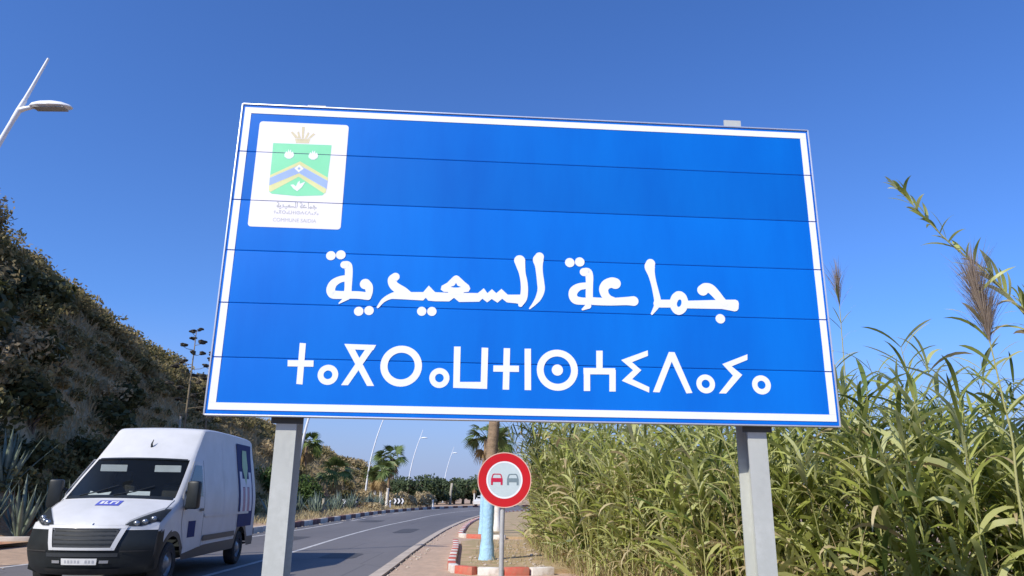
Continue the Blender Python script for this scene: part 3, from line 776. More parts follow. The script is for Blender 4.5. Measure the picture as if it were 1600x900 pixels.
# two H-section posts behind the board
for k, xc in enumerate((0.483, 3.462)):
    g = G(); hw = 0.062
    top = 4.112 if k == 0 else 4.150
    y0, y1, tf = 0.062, 0.262, 0.011
    H = [(xc - hw, y0), (xc + hw, y0), (xc + hw, y0 + tf), (xc + .005, y0 + tf + .006), (xc + .005, y1 - tf - .006), (xc + hw, y1 - tf), (xc + hw, y1), (xc - hw, y1), (xc - hw, y1 - tf), (xc - .005, y1 - tf - .006), (xc - .005, y0 + tf + .006), (xc - hw, y0 + tf)]
    tr = tessellate_polygon([[Vector((x, y, 0)) for x, y in H]]); n = len(H)
    g.add([(x, y, -0.3) for x, y in H] + [(x, y, top) for x, y in H], [(i, (i + 1) % n, n + (i + 1) % n, n + i) for i in range(n)] + [tuple(t) for t in tr] + [tuple(i + n for i in t) for t in tr])
    po = g.build('post', 'galvanised', sign)
    for z in (ZB + 0.15, ZB + 0.75, ZB + 1.35, ZB + 1.95):
        g = G(); g.box(xc - 0.085, xc + 0.085, 0.0565, 0.0617, z - .025, z + .025); g.build('clamp', 'steel_dark', po)
    g = G(); g.box(xc - 0.095, xc + 0.10, 0.0245 + .035, 0.0615, ZB - 0.045, ZB + 0.03); g.build('clamp', 'steel_dark', po)
    g = G(); g.box(xc - 0.2, xc + 0.2, -0.04, 0.36, -0.3, 0.06, 0.02); g.build('footing', 'concrete', po)

# ================================================================== NO-OVERTAKING SIGN
ns = thing('traffic_sign', 'round red and white no overtaking sign with two cars on a thin pole', 'traffic sign', (-0.11, 11.4, 0), 0.03)
SCZ, SR = 1.73, 0.405
def disc(r0, r1, y0, y1, cz=SCZ, cx=0.03, N=56):
    g = G()
    g.lathe([(r1, y1), (r1, y0), (r0, y0)] + ([(r0, y1)] if r0 > 0 else []), N, (cx, 0, cz), 'y')
    return g
disc(0.0005, SR, -0.050, -0.046).build('back_plate', 'pole_grey', ns, fix=False)
disc(SR - 0.013, SR, -0.056, -0.046).build('rim', 'sign_rim', ns, angle=30)
disc(SR * 0.675, SR - 0.0135, -0.054, -0.049).build('red_ring', 'sign_red', ns, angle=30)
disc(0.0005, SR * 0.670, -0.053, -0.049).build('white_face', 'sign_face', ns, fix=False)
disc(SR * 0.615, SR * 0.672, -0.0545, -0.050).build('white_ring', 'sign_white', ns, angle=30)
for sx, m in ((-0.115, 'symbol_red'), (0.125, 'symbol_grey')):
    g = G(); cx = 0.03 + sx; w = 0.088
    body = [(cx - w, SCZ - .035), (cx - w, SCZ + .018), (cx - w + .012, SCZ + .026), (cx + w - .012, SCZ + .026), (cx + w, SCZ + .018), (cx + w, SCZ - .035), (cx + w - .002, SCZ - .075), (cx + w - .03, SCZ - .075), (cx + w - .03, SCZ - .032), (cx - w + .03, SCZ - .032), (cx - w + .03, SCZ - .075), (cx - w + .002, SCZ - .075)]
    g.prism(body, -0.0560, -0.0525)
    roof_o = [(cx - w + .004, SCZ + .026), (cx - w + .022, SCZ + .078), (cx - w + .042, SCZ + .090), (cx + w - .042, SCZ + .090), (cx + w - .022, SCZ + .078), (cx + w - .004, SCZ + .026)]
    roof_i = [(cx + w - .022, SCZ + .0262), (cx + w - .036, SCZ + .068), (cx + w - .048, SCZ + .076), (cx - w + .048, SCZ + .076), (cx - w + .036, SCZ + .068), (cx - w + .022, SCZ + .0262)]
    g.prism(roof_o + roof_i, -0.0558, -0.0525)
    g.build('car_symbol', m, ns)
g = G(); g.tube([(0, 0, -0.2), (0.004, 0, 1.0), (0.022, 0, 2.08)], 0.036, 14); g.build('pole', 'pole_grey', ns, angle=40)
for z in (1.52, 1.94):
    g = G(); g.box(-0.05, 0.085, -0.0455, 0.045, z - 0.018, z + 0.018, 0.004); g.build('clamp', 'pole_grey', ns, angle=30)

# ================================================================== VAN
van = thing('delivery_van', 'white high roof delivery van with black bumper driving towards the viewer', 'van', (-6.62, 11.95, 0), 0.066)
KEY = np.array([  # u, z, half width, plan bulge, crown
 (.16, .24, .80, .30, .0), (.06, .34, .90, .34, .0), (.02, .50, .96, .36, .0), (.00, .66, .98, .36, .0), (.03, .82, .98, .37, .0), (.08, .97, .975, .37, .005),
 (.20, 1.08, .97, .34, .02), (.45, 1.21, .985, .30, .03), (.75, 1.33, .99, .26, .035), (.98, 1.42, .985, .22, .035), (1.38, 1.75, .94, .20, .02), (1.78, 2.08, .885, .16, .02),
 (1.97, 2.235, .862, .13, .015), (2.20, 2.43, .838, .10, .02), (2.42, 2.615, .820, .06, .025), (2.60, 2.70, .815, .03, .025), (3.2, 2.735, .81, .0, .025), (4.0, 2.745, .80, .0, .025),
 (4.8, 2.745, .80, .0, .025), (5.6, 2.73, .80, .0, .025), (5.9, 2.69, .80, .0, .025), (5.97, 2.60, .80, .0, .03)])
PERK = 8
KF = catmull(KEY, PERK)                 # fine profile; parameter t = index / PERK
TT = np.arange(len(KF)) / PERK
def shell(t, a):
    u, z, w, b, c = (np.interp(t, TT, KF[:, i]) for i in range(5))
    ea = abs(a)
    drop = 0.030 * max(0, (ea - 0.93) / 0.07) ** 2 if t > 5.5 else 0.0
    return np.array([a * w, u + b * ea ** 2.2, z - c * a * a - drop])
def shell_n(t, a):
    e = 1e-3; A = shell(min(t + e, TT[-1]), a) - shell(max(t - e, 0), a); B = shell(t, a + e) - shell(t, a - e)
    n_ = np.cross(B, A); n_ /= np.linalg.norm(n_) + 1e-12
    return n_ if n_[1] < 0 or n_[2] > 0.2 else -n_
def side_w(u, z):
    k = min(max((z - 1.15) / 1.6, 0), 1)
    w = 1.02 - 0.205 * (k * k * (3 - 2 * k)) ** 1.0
    return w * (1 - 0.10 * max(0, (0.75 - u) / 0.4) ** 2)
WF, WR_, WHR = 0.98, 4.98, 0.345
def bottom(u):
    b = 0.36 if u > 0.7 else 0.30
    for c in (WF, WR_):
        if abs(u - c) < 0.44: b = max(b, 0.34 + math.sqrt(0.44 ** 2 - (u - c) ** 2))
    return b
NA, NL = 24, 12
aa = [-1, -.975, -.95, -.92] + list(np.linspace(-.85, .85, NA - 7)) + [.92, .95, .975, 1]
tsf = list(np.linspace(0, 5, NL + 1)) + list(np.arange(5.2, 9.01, .2)) + list(np.arange(9.25, 11.01, .25)) + list(np.arange(11.25, 15.01, .25)) + list(np.arange(15.2, 19.5, .14)) + [19.6, 19.8, 20.0, 20.3, 20.6, 21.0]
vb = {'body': G(), 'bumper': G(), 'cladding': G()}
def put(kind, quad): vb[kind].add(quad, [(0, 1, 2, 3)])
for i in range(len(tsf) - 1):
    for j in range(len(aa) - 1):
        t0, t1, a0, a1 = tsf[i], tsf[i + 1], aa[j], aa[j + 1]
        tm, am = (t0 + t1) / 2, (a0 + a1) / 2
        if 9.0 < tm < 11.0 and abs(am) < 0.90: continue          # windscreen opening
        put('bumper' if tm < 4.75 else 'body', [shell(t0, a0), shell(t0, a1), shell(t1, a1), shell(t1, a0)])
for sgn in (-1, 1):
    cols = [[shell(t, sgn) for t in tsf[:NL + 1]]]
    for t in tsf[NL + 1:]:
        e = shell(t, sgn); u, ze = e[1], e[2]; zb = bottom(u)
        c = []
        for k in range(NL + 1):
            z = zb + (ze - zb) * k / NL
            wv = side_w(u, z)
            if k == NL: c.append(e)
            else: c.append(np.array([sgn * (wv if k < NL - 1 else (wv * .6 + abs(e[0]) * .4)), u, z]))
        cols.append(c)
    for i in range(len(cols) - 1):
        for k in range(NL):
            q = [cols[i][k], cols[i + 1][k], cols[i + 1][k + 1], cols[i][k + 1]]
            m = sum(q) / 4
            near_arch = min(math.hypot(m[1] - c, m[2] - 0.34) for c in (WF, WR_))
            kind = 'body'
            if m[1] < 0.62 and m[2] < 0.90: kind = 'bumper'
            elif near_arch < 0.53 or m[2] < 0.47: kind = 'cladding'
            put(kind, q)
# tail
g2 = vb['body']; top = [shell(21.0, a) for a in aa]
for za, zb_ in ((2.55, 1.5), (1.5, 0.5)):
    pass
last = [np.array([q[0], q[1], q[2]]) for q in top]
for z in (2.0, 1.4, 0.8, 0.42):
    nxt = [np.array([a * side_w(5.9, z), 5.99, z]) for a in aa]
    for j in range(len(aa) - 1): put('body', [last[j], last[j + 1], nxt[j + 1], nxt[j]])
    last = nxt
for nme, mt in (('body', 'van_white'), ('bumper', 'van_black'), ('cladding', 'van_black')):
    me = vb[nme].mesh(nme, fix=False)
    bm = bmesh.new(); bm.from_mesh(me); bmesh.ops.remove_doubles(bm, verts=bm.verts, dist=0.0015)
    bmesh.ops.recalc_face_normals(bm, faces=bm.faces)
    for e in bm.edges: e.smooth = not (len(e.link_faces) == 2 and e.calc_face_angle(0) > math.radians(38))
    bm.to_mesh(me); bm.free(); me.polygons.foreach_set('use_smooth', [True] * len(me.polygons))
    o = link(nme, me, van, mt)
    if nme == 'body': van_body = o
    if nme == 'bumper': van_bumper = o
def shell_patch(name, mat, tlo, thi, a0, a1, off, parent, nt_=6, na=10, smooth=True):
    g = G(); V = []
    for i in range(nt_ + 1):
        for j in range(na + 1):
            a = a0 + (a1 - a0) * j / na
            lo = tlo(a) if callable(tlo) else tlo; hi = thi(a) if callable(thi) else thi
            t = lo + (hi - lo) * i / nt_
            V.append(shell(t, a) + shell_n(t, a) * off)
    w = na + 1
    g.add(V, [(i * w + j, i * w + j + 1, (i + 1) * w + j + 1, (i + 1) * w + j) for i in range(nt_) for j in range(na)])
    return g.build(name, mat, parent, smooth=smooth)
ws = shell_patch('windscreen', 'windscreen', 8.98, 11.02, -.905, .905, -0.012, van, 6, 14)
shell_patch('windscreen_surround', 'van_black', 8.78, 9.06, -.90, .90, 0.006, van_body, 2, 14)
shell_patch('windscreen_surround', 'van_black', 10.94, 11.06, -.88, .88, 0.005, van_body, 1, 14)
# grille
shell_patch('grille_frame', 'kerb_white' if False else 'van_white', 2.75, 2.98, lambda: 0, 0, 0, van_bumper) if False else None
def gl(a): return 2.95 + 0.0 * a
grl = shell_patch('grille', 'interior', 2.95, 4.72, -.50, .50, 0.010, van_bumper, 4, 8)
for tl, th, a0, a1 in ((2.72, 2.95, -.46, .46), (4.70, 5.00, -.58, .58)):
    shell_patch('grille_frame', 'van_white', tl, th, a0, a1, 0.022, grl, 2, 10)
for s in (-1, 1):
    g = G(); V = []
    for i in range(5):
        t = 2.72 + (5.0 - 2.72) * i / 4; ac = (.46 + .12 * i / 4) * s
        for d in (-.035, .035): V.append(shell(t, ac + d) + shell_n(t, ac + d) * 0.023)
    g.add(V, [(2 * i, 2 * i + 1, 2 * i + 3, 2 * i + 2) for i in range(4)]); g.build('grille_frame', 'van_white', grl, smooth=True)
for k in range(4):
    t = 3.2 + k * 0.4; shell_patch('grille_slat', 'van_black', t, t + .12, -.46, .46, 0.016, grl, 1, 6)
shell_patch('nose_emblem', 'logo_grey', 4.9, 5.35, -.10, .10, 0.022, grl, 2, 3)
for s in (-1, 1):
    shell_patch('bumper_crease', 'rubber', 2.55, 2.68, s * .56, s * .97, 0.012, van_bumper, 1, 6)
shell_patch('bumper_lip', 'rubber', 0.35, 1.05, -.62, .62, 0.016, van_bumper, 2, 10)
shell_patch('bonnet_gap', 'interior', 5.02, 5.08, -.62, .62, 0.004, van_body, 1, 12)
for s in (-1, 1): shell_patch('bonnet_gap', 'interior', 6.9, 8.8, s * .925, s * .935, 0.004, van_body, 8, 1)
shell_patch('bumper_gap', 'interior', 2.1, 2.45, -.55, .55, 0.008, van_bumper, 1, 8)
pl = shell_patch('number_plate', 'plate_white', 1.42, 1.98, -.275, .275, 0.020, van_bumper, 2, 6)
for k in range(9):
    a = -.22 + k * .052 + (.01 if k > 4 else 0)
    if k == 5: continue
    shell_patch('plate_mark', 'caption_grey', 1.58, 1.82, a, a + .028, 0.0225, pl, 1, 1)
for s in (-1, 1):
    shell_patch('lower_trim', 'chrome', 1.55, 1.8, s * .31, s * .44, 0.018, van_bumper, 1, 2)
    hl = shell_patch('headlight', 'interior', lambda a: 4.98 + 0.9 * max(0, (abs(a) - .80) / .2), lambda a: 5.10 + 2.4 * max(0, (abs(a) - .56) / .44) ** 0.75, s * .56, s * .995, 0.006, van_body, 6, 10)
    for q, tq in ((.70, 5.35), (.80, 5.6), (.89, 6.05)):
        c = shell(tq, s * q); n_ = shell_n(tq, s * q)
        g = G(); bm = bmesh.new(); bmesh.ops.create_uvsphere(bm, u_segments=14, v_segments=8, radius=0.055)
        bm.verts.index_update(); g.add([np.array(v.co) * [1, .6, .8] + c + n_ * .004 for v in bm.verts], [[v.index for v in f.verts] for f in bm.faces]); bm.free()
        g.build('reflector', 'chrome', hl, smooth=True)
    shell_patch('lens', 'lamp_glass', lambda a: 4.98 + 0.9 * max(0, (abs(a) - .80) / .2), lambda a: 5.10 + 2.4 * max(0, (abs(a) - .56) / .44) ** 0.75, s * .56, s * .995, 0.045, hl, 6, 10)
# bonnet badge: blue panel with a white frame of blurred letters
bd = shell_patch('bonnet_badge', 'badge_blue', 7.45, 8.15, -.16, .22, 0.006, van_body, 2, 4)
for a0, a1, t0, t1 in ((-.11, -.06, 7.62, 7.98), (-.04, .03, 7.62, 7.72), (-.04, -.01, 7.62, 7.98), (.05, .08, 7.62, 7.98), (.08, .13, 7.88, 7.98), (.14, .17, 7.62, 7.98)):
    shell_patch('badge_letter', 'plate_white', t0, t1, a0, a1, 0.009, bd, 1, 1)
def side_patch(name, mat, pts, off, parent, sgn=1, rows=8):
    """polygon in u,z laid on the van's flank"""
    us = [q[0] for q in pts]; zs = [q[1] for q in pts]
    z0, z1 = min(zs), max(zs); g = G(); V = []
    def span(z):
        X = []
        for i in range(len(pts)):
            (ua, za), (ub, zb) = pts[i], pts[(i + 1) % len(pts)]
            if (za - z) * (zb - z) <= 0 and za != zb: X.append(ua + (ub - ua) * (z - za) / (zb - za))
        return min(X), max(X)
    nc = 4
    for r in range(rows + 1):
        z = z0 + (z1 - z0) * (r / rows) * 0.9998 + 1e-5; a, b = span(z)
        for k in range(nc + 1):
            u = a + (b - a) * k / nc
            V.append((sgn * (side_w(u, z) + off), u, z))
    w = nc + 1
    g.add(V, [(r * w + k, r * w + k + 1, (r + 1) * w + k + 1, (r + 1) * w + k) for r in range(rows) for k in range(nc)])
    return g.build(name, mat, parent, smooth=True)
for s in (-1, 1):
    dr = side_patch('door', 'van_white', [(1.50, .53), (2.38, .53), (2.38, 2.06), (1.92, 2.06), (1.30, 1.46), (1.30, .98)], 0.006, van, s, 10)
    side_patch('door_window', 'side_glass', [(1.36, 1.42), (2.28, 1.42), (2.28, 1.98), (1.93, 1.98)], 0.012, dr, s)
    side_patch('door_seam', 'van_black', [(2.385, .5), (2.405, .5), (2.405, 2.08), (2.385, 2.08)], 0.004, dr, s)
    side_patch('door_handle', 'van_black', [(2.12, 1.16), (2.30, 1.16), (2.30, 1.21), (2.12, 1.21)], 0.03, dr, s, 2)
    if s > 0: side_patch('door_lettering', 'van_blue', [(1.62, .72), (2.0, .72), (2.0, 1.0), (1.62, 1.0)], 0.009, dr, s, 2)
    for uu in (3.62, 4.52): side_patch('panel_seam', 'logo_grey', [(uu, .78), (uu + .012, .78), (uu + .012, 2.5), (uu, 2.5)], 0.004, van_body, s)
    side_patch('rub_strip', 'van_black', [(2.45, .62), (4.45, .62), (4.45, .72), (2.45, .72)], 0.018, van, s, 2)
    side_patch('flank_crease', 'van_white', [(2.45, 1.05), (5.4, 1.05), (5.4, 1.10), (2.45, 1.10)], 0.014, van_body, s, 2)
    # mirror
    g = G(); g.box(-.13, .13, -.09, .09, -.26, .24, 0.05); me = g.mesh('mirror', angle=40); me.materials.append(MATS['van_black'])
    mo = place('mirror', me, van, (s * 1.17, 1.30, 1.46), (0, 0, -s * .15), (.85, .9, .95))
    g = G(); g.tube([(-s * .03, .02, -.20), (-s * .24, .12, -.25)], .04, 8); g.tube([(-s * .03, .02, .1), (-s * .24, .12, .02)], .03, 8)
    me = g.mesh('mirror_arm', angle=40); me.materials.append(MATS['van_black']); place('mirror_arm', me, mo)
    g = G(); g.box(-.10, .10, .0905, .093, -.2, .19, 0.001); me = g.mesh('mirror_glass'); me.materials.append(MATS['side_glass']); place('mirror_glass', me, mo)
lp_ = side_patch('flank_logo', 'van_blue', [(4.62, .78), (5.72, .78), (5.72, 2.55), (4.62, 2.55)], 0.008, van_body, 1, 14)
side_patch('logo_letter', 'logo_grey', [(4.74, 1.10), (4.92, 1.10), (4.92, 1.95), (4.74, 1.95)], 0.011, lp_, 1, 6)
side_patch('logo_letter', 'logo_grey', [(5.10, 1.10), (5.26, 1.10), (5.26, 1.80), (5.10, 1.80)], 0.011, lp_, 1, 6)
side_patch('logo_letter', 'logo_grey', [(5.44, 1.10), (5.62, 1.10), (5.62, 1.95), (5.44, 1.95)], 0.011, lp_, 1, 6)
side_patch('logo_letter', 'logo_grey', [(4.74, 1.80), (5.62, 1.80), (5.62, 1.62), (4.74, 1.62)], 0.0125, lp_, 1, 3)
side_patch('logo_gap', 'logo_plum', [(4.93, 1.10), (5.09, 1.10), (5.09, 1.61), (4.93, 1.61)], 0.0105, lp_, 1, 4)
side_patch('logo_gap', 'logo_plum', [(5.27, 1.10), (5.43, 1.10), (5.43, 1.61), (5.27, 1.61)], 0.0105, lp_, 1, 4)
side_patch('logo_drop', 'logo_green', [(5.18, 1.66), (5.40, 2.05), (5.34, 2.42), (5.02, 2.42), (4.96, 2.05)], 0.015, lp_, 1, 8)
# cab interior
g = G(); g.add([shell(9.0, -.88) + [0, .02, -.06], shell(9.0, .88) + [0, .02, -.06], (.85, 1.75, 1.30), (-.85, 1.75, 1.30)], [(0, 1, 2, 3)])
g.box(-.85, .85, 1.75, 1.80, .6, 1.30); g.build('dashboard', 'interior', van)
g = G(); g.prism([(-.92, .5), (.92, .5), (.92, 1.3), (.74, 2.45), (-.74, 2.45), (-.92, 1.3)], 2.75, 2.79); g.build('bulkhead', 'interior', van)
g = G(); g.box(-.9, .9, 0.5, 2.75, .38, .42); g.box(-.9, .9, 2.75, 5.9, .37, .41); g.build('floor_pan', 'interior', van)
for x in (-.48, .48):
    g = G(); g.box(x - .24, x + .24, 2.25, 2.42, .9, 1.62, .05); g.box(x - .13, x + .13, 2.29, 2.39, 1.66, 1.86, .03); g.box(x - .25, x + .25, 1.9, 2.4, .75, .95, .05); g.build('cab_seat', 'rubber', van, angle=40)
    g = G(); c = shell(10.78, x); g.box(x - .25, x + .22, c[1] + .10, c[1] + .115, c[2] - .17, c[2] - .05, .005); g.build('sun_visor', 'visor', van)
g = G(); g.add([(.02, 1.33, 1.435), (.40, 1.35, 1.43), (.38, 1.40, 1.50), (.03, 1.38, 1.505)], [(0, 1, 2, 3)]); g.build('dash_paper', 'paper', van)
g = G(); g.add([(-.68, 1.42, 1.43), (-.30, 1.36, 1.43), (-.28, 1.40, 1.49), (-.5, 1.41, 1.455), (-.66, 1.46, 1.50)], [(0, 1, 2, 3, 4)]); g.build('dash_paper', 'paper', van)
for a in (-.35, .25):
    g = G(); q = [shell(9.02, a - .3) + shell_n(9.02, a - .3) * .014, shell(9.25, a) + shell_n(9.25, a) * .014, shell(9.55, a + .28) + shell_n(9.55, a + .28) * .012]
    g.tube(q, .011, 5); g.build('wiper', 'van_black', van)
# roof aerial
g = G(); c = shell(12.4, .04); g.tube([c + [0, 0, -.01], c + [0, -.02, .05], c + [.01, .02, .13]], [.024, .018, .006], 6); g.build('aerial', 'van_black', van)
# wheels
tyre = [(.20, -.10), (.30, -.115), (.335, -.095), (.347, -.05), (.347, .05), (.335, .095), (.30, .115), (.20, .10)]
g = G(); g.lathe(tyre, 36, axis='x'); ty_me = g.mesh('tyre', angle=35); ty_me.materials.append(MATS['rubber'])
g = G(); g.lathe([(.215, .085), (.20, .06), (.17, .045), (.12, .06), (.09, .09), (.05, .10), (.0005, .10)], 24, axis='x'); rim_me = g.mesh('rim', angle=35); rim_me.materials.append(MATS['rim_steel'])
g = G(); g.lathe([(.215, .0), (.0005, .0)], 24, axis='x'); g.box(-.5, .0, -.05, .05, -.05, .05)
hub_me = g.mesh('hub'); hub_me.materials.append(MATS['van_black'])
for u in (WF, WR_):
    for s in (-1, 1):
        w = bpy.data.objects.new('wheel', hub_me); COL.objects.link(w); w.parent = van; w.location = (s * .89, u, WHR); w.rotation_euler = (0, 0, 0 if s > 0 else PI)
        place('tyre', ty_me, w); place('rim', rim_me, w)
for s in (-1, 1):
    g = G(); g.box(s * .86 - .06, s * .86 + .06, 5.985, 6.005, .9, 1.5, .01); g.build('rear_light', 'red_lens', van, angle=40)
g = G(); g.box(-.95, .95, 5.96, 6.10, .42, .58, .03); g.build('rear_bumper', 'van_black', van, angle=40)

# ================================================================== STREET LAMPS
def make_lamp(first=False):
    t = thing('street_lamp', '', 'street lamp', (0, 0, 0), 0, 'white street lamps along the left of the road')
    zz = np.linspace(0, 10.75, 15)
    cx = lambda z: 1.55 * (z / 9.5) ** 2.2 if z < 9.5 else 1.55 + (z - 9.5) * 0.31
    rad = [0.115 - 0.0068 * z if z < 9.5 else 0.047 - 0.016 * (z - 9.5) for z in zz]
    g = G(); g.tube([(cx(z), 0, z) for z in zz], rad, 12); pole = g.build('pole', 'lamp_white', t, angle=40)
    g = G(); g.tube([(cx(z), 0, z) for z in (9.2, 9.45, 9.7)], [.055, .062, .05], 12); g.build('collar', 'lamp_white', t, angle=40)
    g = G(); g.tube([(cx(9.45), 0, 9.45), (cx(9.45) + .14, 0, 9.50), (cx(9.45) + .26, 0, 9.53)], [.062, .05, .045], 10); g.build('arm', 'lamp_white', t, angle=40)
    g = G(); x0 = cx(9.45) + .22; V = []; N = 18
    for i, (s, w, h0, h1) in enumerate(((0, .04, -.02, .05), (.08, .11, -.03, .10), (.25, .15, -.035, .135), (.5, .17, -.035, .14), (.72, .15, -.03, .105), (.88, .09, -.025, .05), (.94, .03, -.02, .0))):
        for k in range(N):
            a = 2 * PI * k / N; V.append((x0 + s, w * math.cos(a), 9.54 + (h1 if math.sin(a) > 0 else -h0) * math.sin(a)))
    g.add(V, [(i * N + k, i * N + (k + 1) % N, (i + 1) * N + (k + 1) % N, (i + 1) * N + k) for i in range(6) for k in range(N)] + [tuple(range(N)), tuple(6 * N + k for k in range(N))])
    hd = g.build('lamp_head', 'lamp_white', t, angle=50)
    g = G(); g.box(x0 + .12, x0 + .80, -.11, .11, 9.488, 9.512, .01); g.build('lens', 'lamp_grey', hd, angle=30)
    g = G(); g.box(-.22, .22, -.22, .22, -.02, .02, .006); g.box(-.12, .12, -.12, .12, .02, .30, .02); g.build('base_plate', 'lamp_white', t, angle=30)
    return t
lamp0 = make_lamp(); lamp0.location = (-12.35, 14.3, 0.02); lamp0['label'] = 'nearest white street lamp leaning over the road from the left edge'
for (x, y, z), lb in (((-13.4, 47, 0.15), 'white street lamp pole seen between the left sign post and the hill'), ((-15.6, 82, 0.15), 'tall white street lamp beside the roadside palms'), ((-15.0, 111, 0.12), 'white street lamp rising behind the dark trees'), ((-13.2, 150, 0.1), 'farthest white street lamp near the bend of the road')):
    copy_tree(lamp0, (x, y, z), 0, None, lb)

# ================================================================== PALMS
def fan_crown(rng, n=30, R=1.5, dead=10):
    q = QG()
    def fans(count, elo, ehi, mi, rr, droopy):
        for k in range(count):
            az = rng.uniform(0, 2 * PI); el = rng.uniform(elo, ehi)
            d = np.array([math.cos(az) * math.cos(el), math.sin(az) * math.cos(el), math.sin(el)])
            pl = rr * rng.uniform(0.42, 0.6)
            p1 = d * pl; p1[2] -= 0.06 * droopy
            V, Qd = tube_np([np.zeros(3), p1 * .5 + [0, 0, .03], p1], [.03, .02, .014], 4); q.add(V, Qd, mi)
            side = np.cross(d, [0, 0, 1.0]); side /= np.linalg.norm(side) + 1e-9
            tl = (0.35 + 0.75 * max(0, 1 - el / 1.3)) * rng.uniform(.7, 1.2) * (1 if mi == 0 else .3)
            d = d * math.cos(tl) - np.cross(side, d) * math.sin(tl)
            roll = rng.normal(0, .35); side = side * math.cos(roll) + np.cross(side, d) * math.sin(roll)
            nrm = np.cross(side, d)
            m = 13; ang = np.linspace(-1.25, 1.25, m) + rng.normal(0, .03, m)
            L = rr * rng.uniform(.52, .68) * (0.72 + 0.28 * np.cos(ang))
            dirs = np.cos(ang)[:, None] * d + np.sin(ang)[:, None] * side + nrm * 0.10
            dirs /= np.linalg.norm(dirs, axis=1)[:, None]
            wv = np.cross(dirs, nrm); w = (L * 0.125)[:, None]
            a = p1 + dirs * 0.02; b = p1 + dirs * (L * .55)[:, None]; c = p1 + dirs * L[:, None] - np.array([0, 0, 1.0]) * (L * rng.uniform(.12, .35) * droopy)[:, None]
            V = np.stack([a - wv * w * .2, a + wv * w * .2, b + wv * w * .5, b - wv * w * .5, c + wv * w * .05, c - wv * w * .05], 1).reshape(-1, 3)
            o = np.arange(m)[:, None] * 6
            q.add(V, np.concatenate([o + np.array([0, 1, 2, 3]), o + np.array([3, 2, 4, 5])]), mi)
    fans(n, -0.35, 1.35, 0, R, 1.0)
    fans(dead, -1.45, -0.55, 1, R * .85, 1.3)
    me = q.mesh('crown'); me.materials.append(MATS['palm_leaf']); me.materials.append(MATS['palm_dead'])
    return me
prng = np.random.default_rng(5)
CROWNS = [fan_crown(prng, 20, 1.5, 5), fan_crown(prng, 22, 1.5, 8), fan_crown(prng, 18, 1.5, 10), fan_crown(prng, 20, 1.5, 1)]
def palm(name, label, x, y, z, h, r, paint, paint_h, R, ci, lean=(0, 0), group=None):
    t = thing(name, label, 'palm tree', (x, y, z), 0, group)
    f = lambda s: (lean[0] * s * s, lean[1] * s * s, h * s)
    def trunk(s0, s1, nm, mt, k):
        g = G(); ss = np.linspace(s0, s1, k); P = [f(s) for s in ss]
        rad = [r * (1.22 - 0.35 * min(1, s * h / 0.5) if s * h < .5 else 0.90 - 0.10 * s) * (1 + 0.035 * ((i % 2) * 2 - 1)) for i, s in enumerate(ss)]
        g.tube(P, rad, 14); return g.build(nm, mt, t, smooth=True)
    s1 = paint_h / h
    if paint:
        trunk(-0.08, s1, 'painted_trunk', paint, 18)
    trunk(s1 if paint else -0.08, 1.0, 'trunk', 'palm_bark', max(10, int(h * 10)))
    o = place('crown', CROWNS[ci], t, f(1.0), (0, 0, random.uniform(0, 6)), (R / 1.5,) * 3)
    return t
BG = 'palms with blue painted trunks on the right verge'
palm('palm_tree', 'nearest palm with pale blue painted trunk behind the no overtaking sign', -0.50, 17.6, 0.10, 5.2, 0.155, 'trunk_blue', 1.95, 1.6, 3, (0.34, 0.1), BG)
palm('palm_tree', 'slim palm with blue painted trunk seen just left of the nearest one', -1.02, 29.2, 0.10, 3.55, 0.13, 'trunk_blue', 2.2, 0.95, 0, (0.12, 0), BG)
palm('palm_tree', 'palm with white painted trunk half hidden right of the blue trunk', -0.50, 31.5, 0.10, 3.5, 0.14, 'trunk_white', 1.9, 0.9, 3, (0.05, 0), BG)
PL = 'fan palms along the left side of the road'
palm('palm_tree', 'fan palm with white trunk behind the left chevron board', -14.7, 65, 0.15, 3.0, 0.17, 'trunk_white', 1.9, 1.75, 0, (-0.35, 0), PL)
palm('palm_tree', 'tallest fan palm with broad crown right of the tall street lamp', -12.9, 80, 0.15, 5.0, 0.17, 'trunk_white', 2.0, 2.05, 1, (0.3, 0), PL)
palm('palm_tree', 'shorter fan palm with dry skirt in front of the tallest palm', -13.1, 77, 0.15, 3.3, 0.17, 'trunk_white', 1.7, 1.7, 2, (0.05, 0), PL)
palm('palm_tree', 'small fan palm with white trunk left of the palm group', -14.9, 84, 0.15, 3.2, 0.16, 'trunk_white', 1.8, 1.5, 2, (-.1, 0), PL)
palm('palm_tree', 'fan palm on the slope seen beside the left sign post', -16.9, 62, 0.1 + hill_z(-16.9, 62), 5.2 - hill_z(-16.9, 62), 0.16, None, 0.4, 1.5, 1, (0, 0), PL)
palm('palm_tree', 'distant little palm with pale trunk at the far bend', -5.6, 121, 0.1, 2.6, 0.16, 'trunk_white', 1.7, 1.0, 0, (0, 0), PL)
# dead palm trunk
t = thing('dead_palm', 'dead pale palm trunk without crown beside the farthest lamp', 'dead palm', (-8.75, 112, 0.1))
g = G(); g.tube([(0, 0, -.2), (.02, 0, 1), (.08, 0, 2), (.22, 0, 3.1)], [.24, .18, .17, .19], 10); g.build('trunk', 'wood', t, smooth=True)
q = QG(); V, Qd = blades(np.tile([[.22, 0, 3.05]], (14, 1)), prng.uniform(0, 6.28, 14), np.full(14, .6), prng.uniform(.6, 1.5, 14), np.full(14, .8), np.full(14, .16), 4, prng); q.add(V, Qd)
me = q.mesh('dry_leaves'); me.materials.append(MATS['dark_leaf']); place('dry_leaves', me, t)

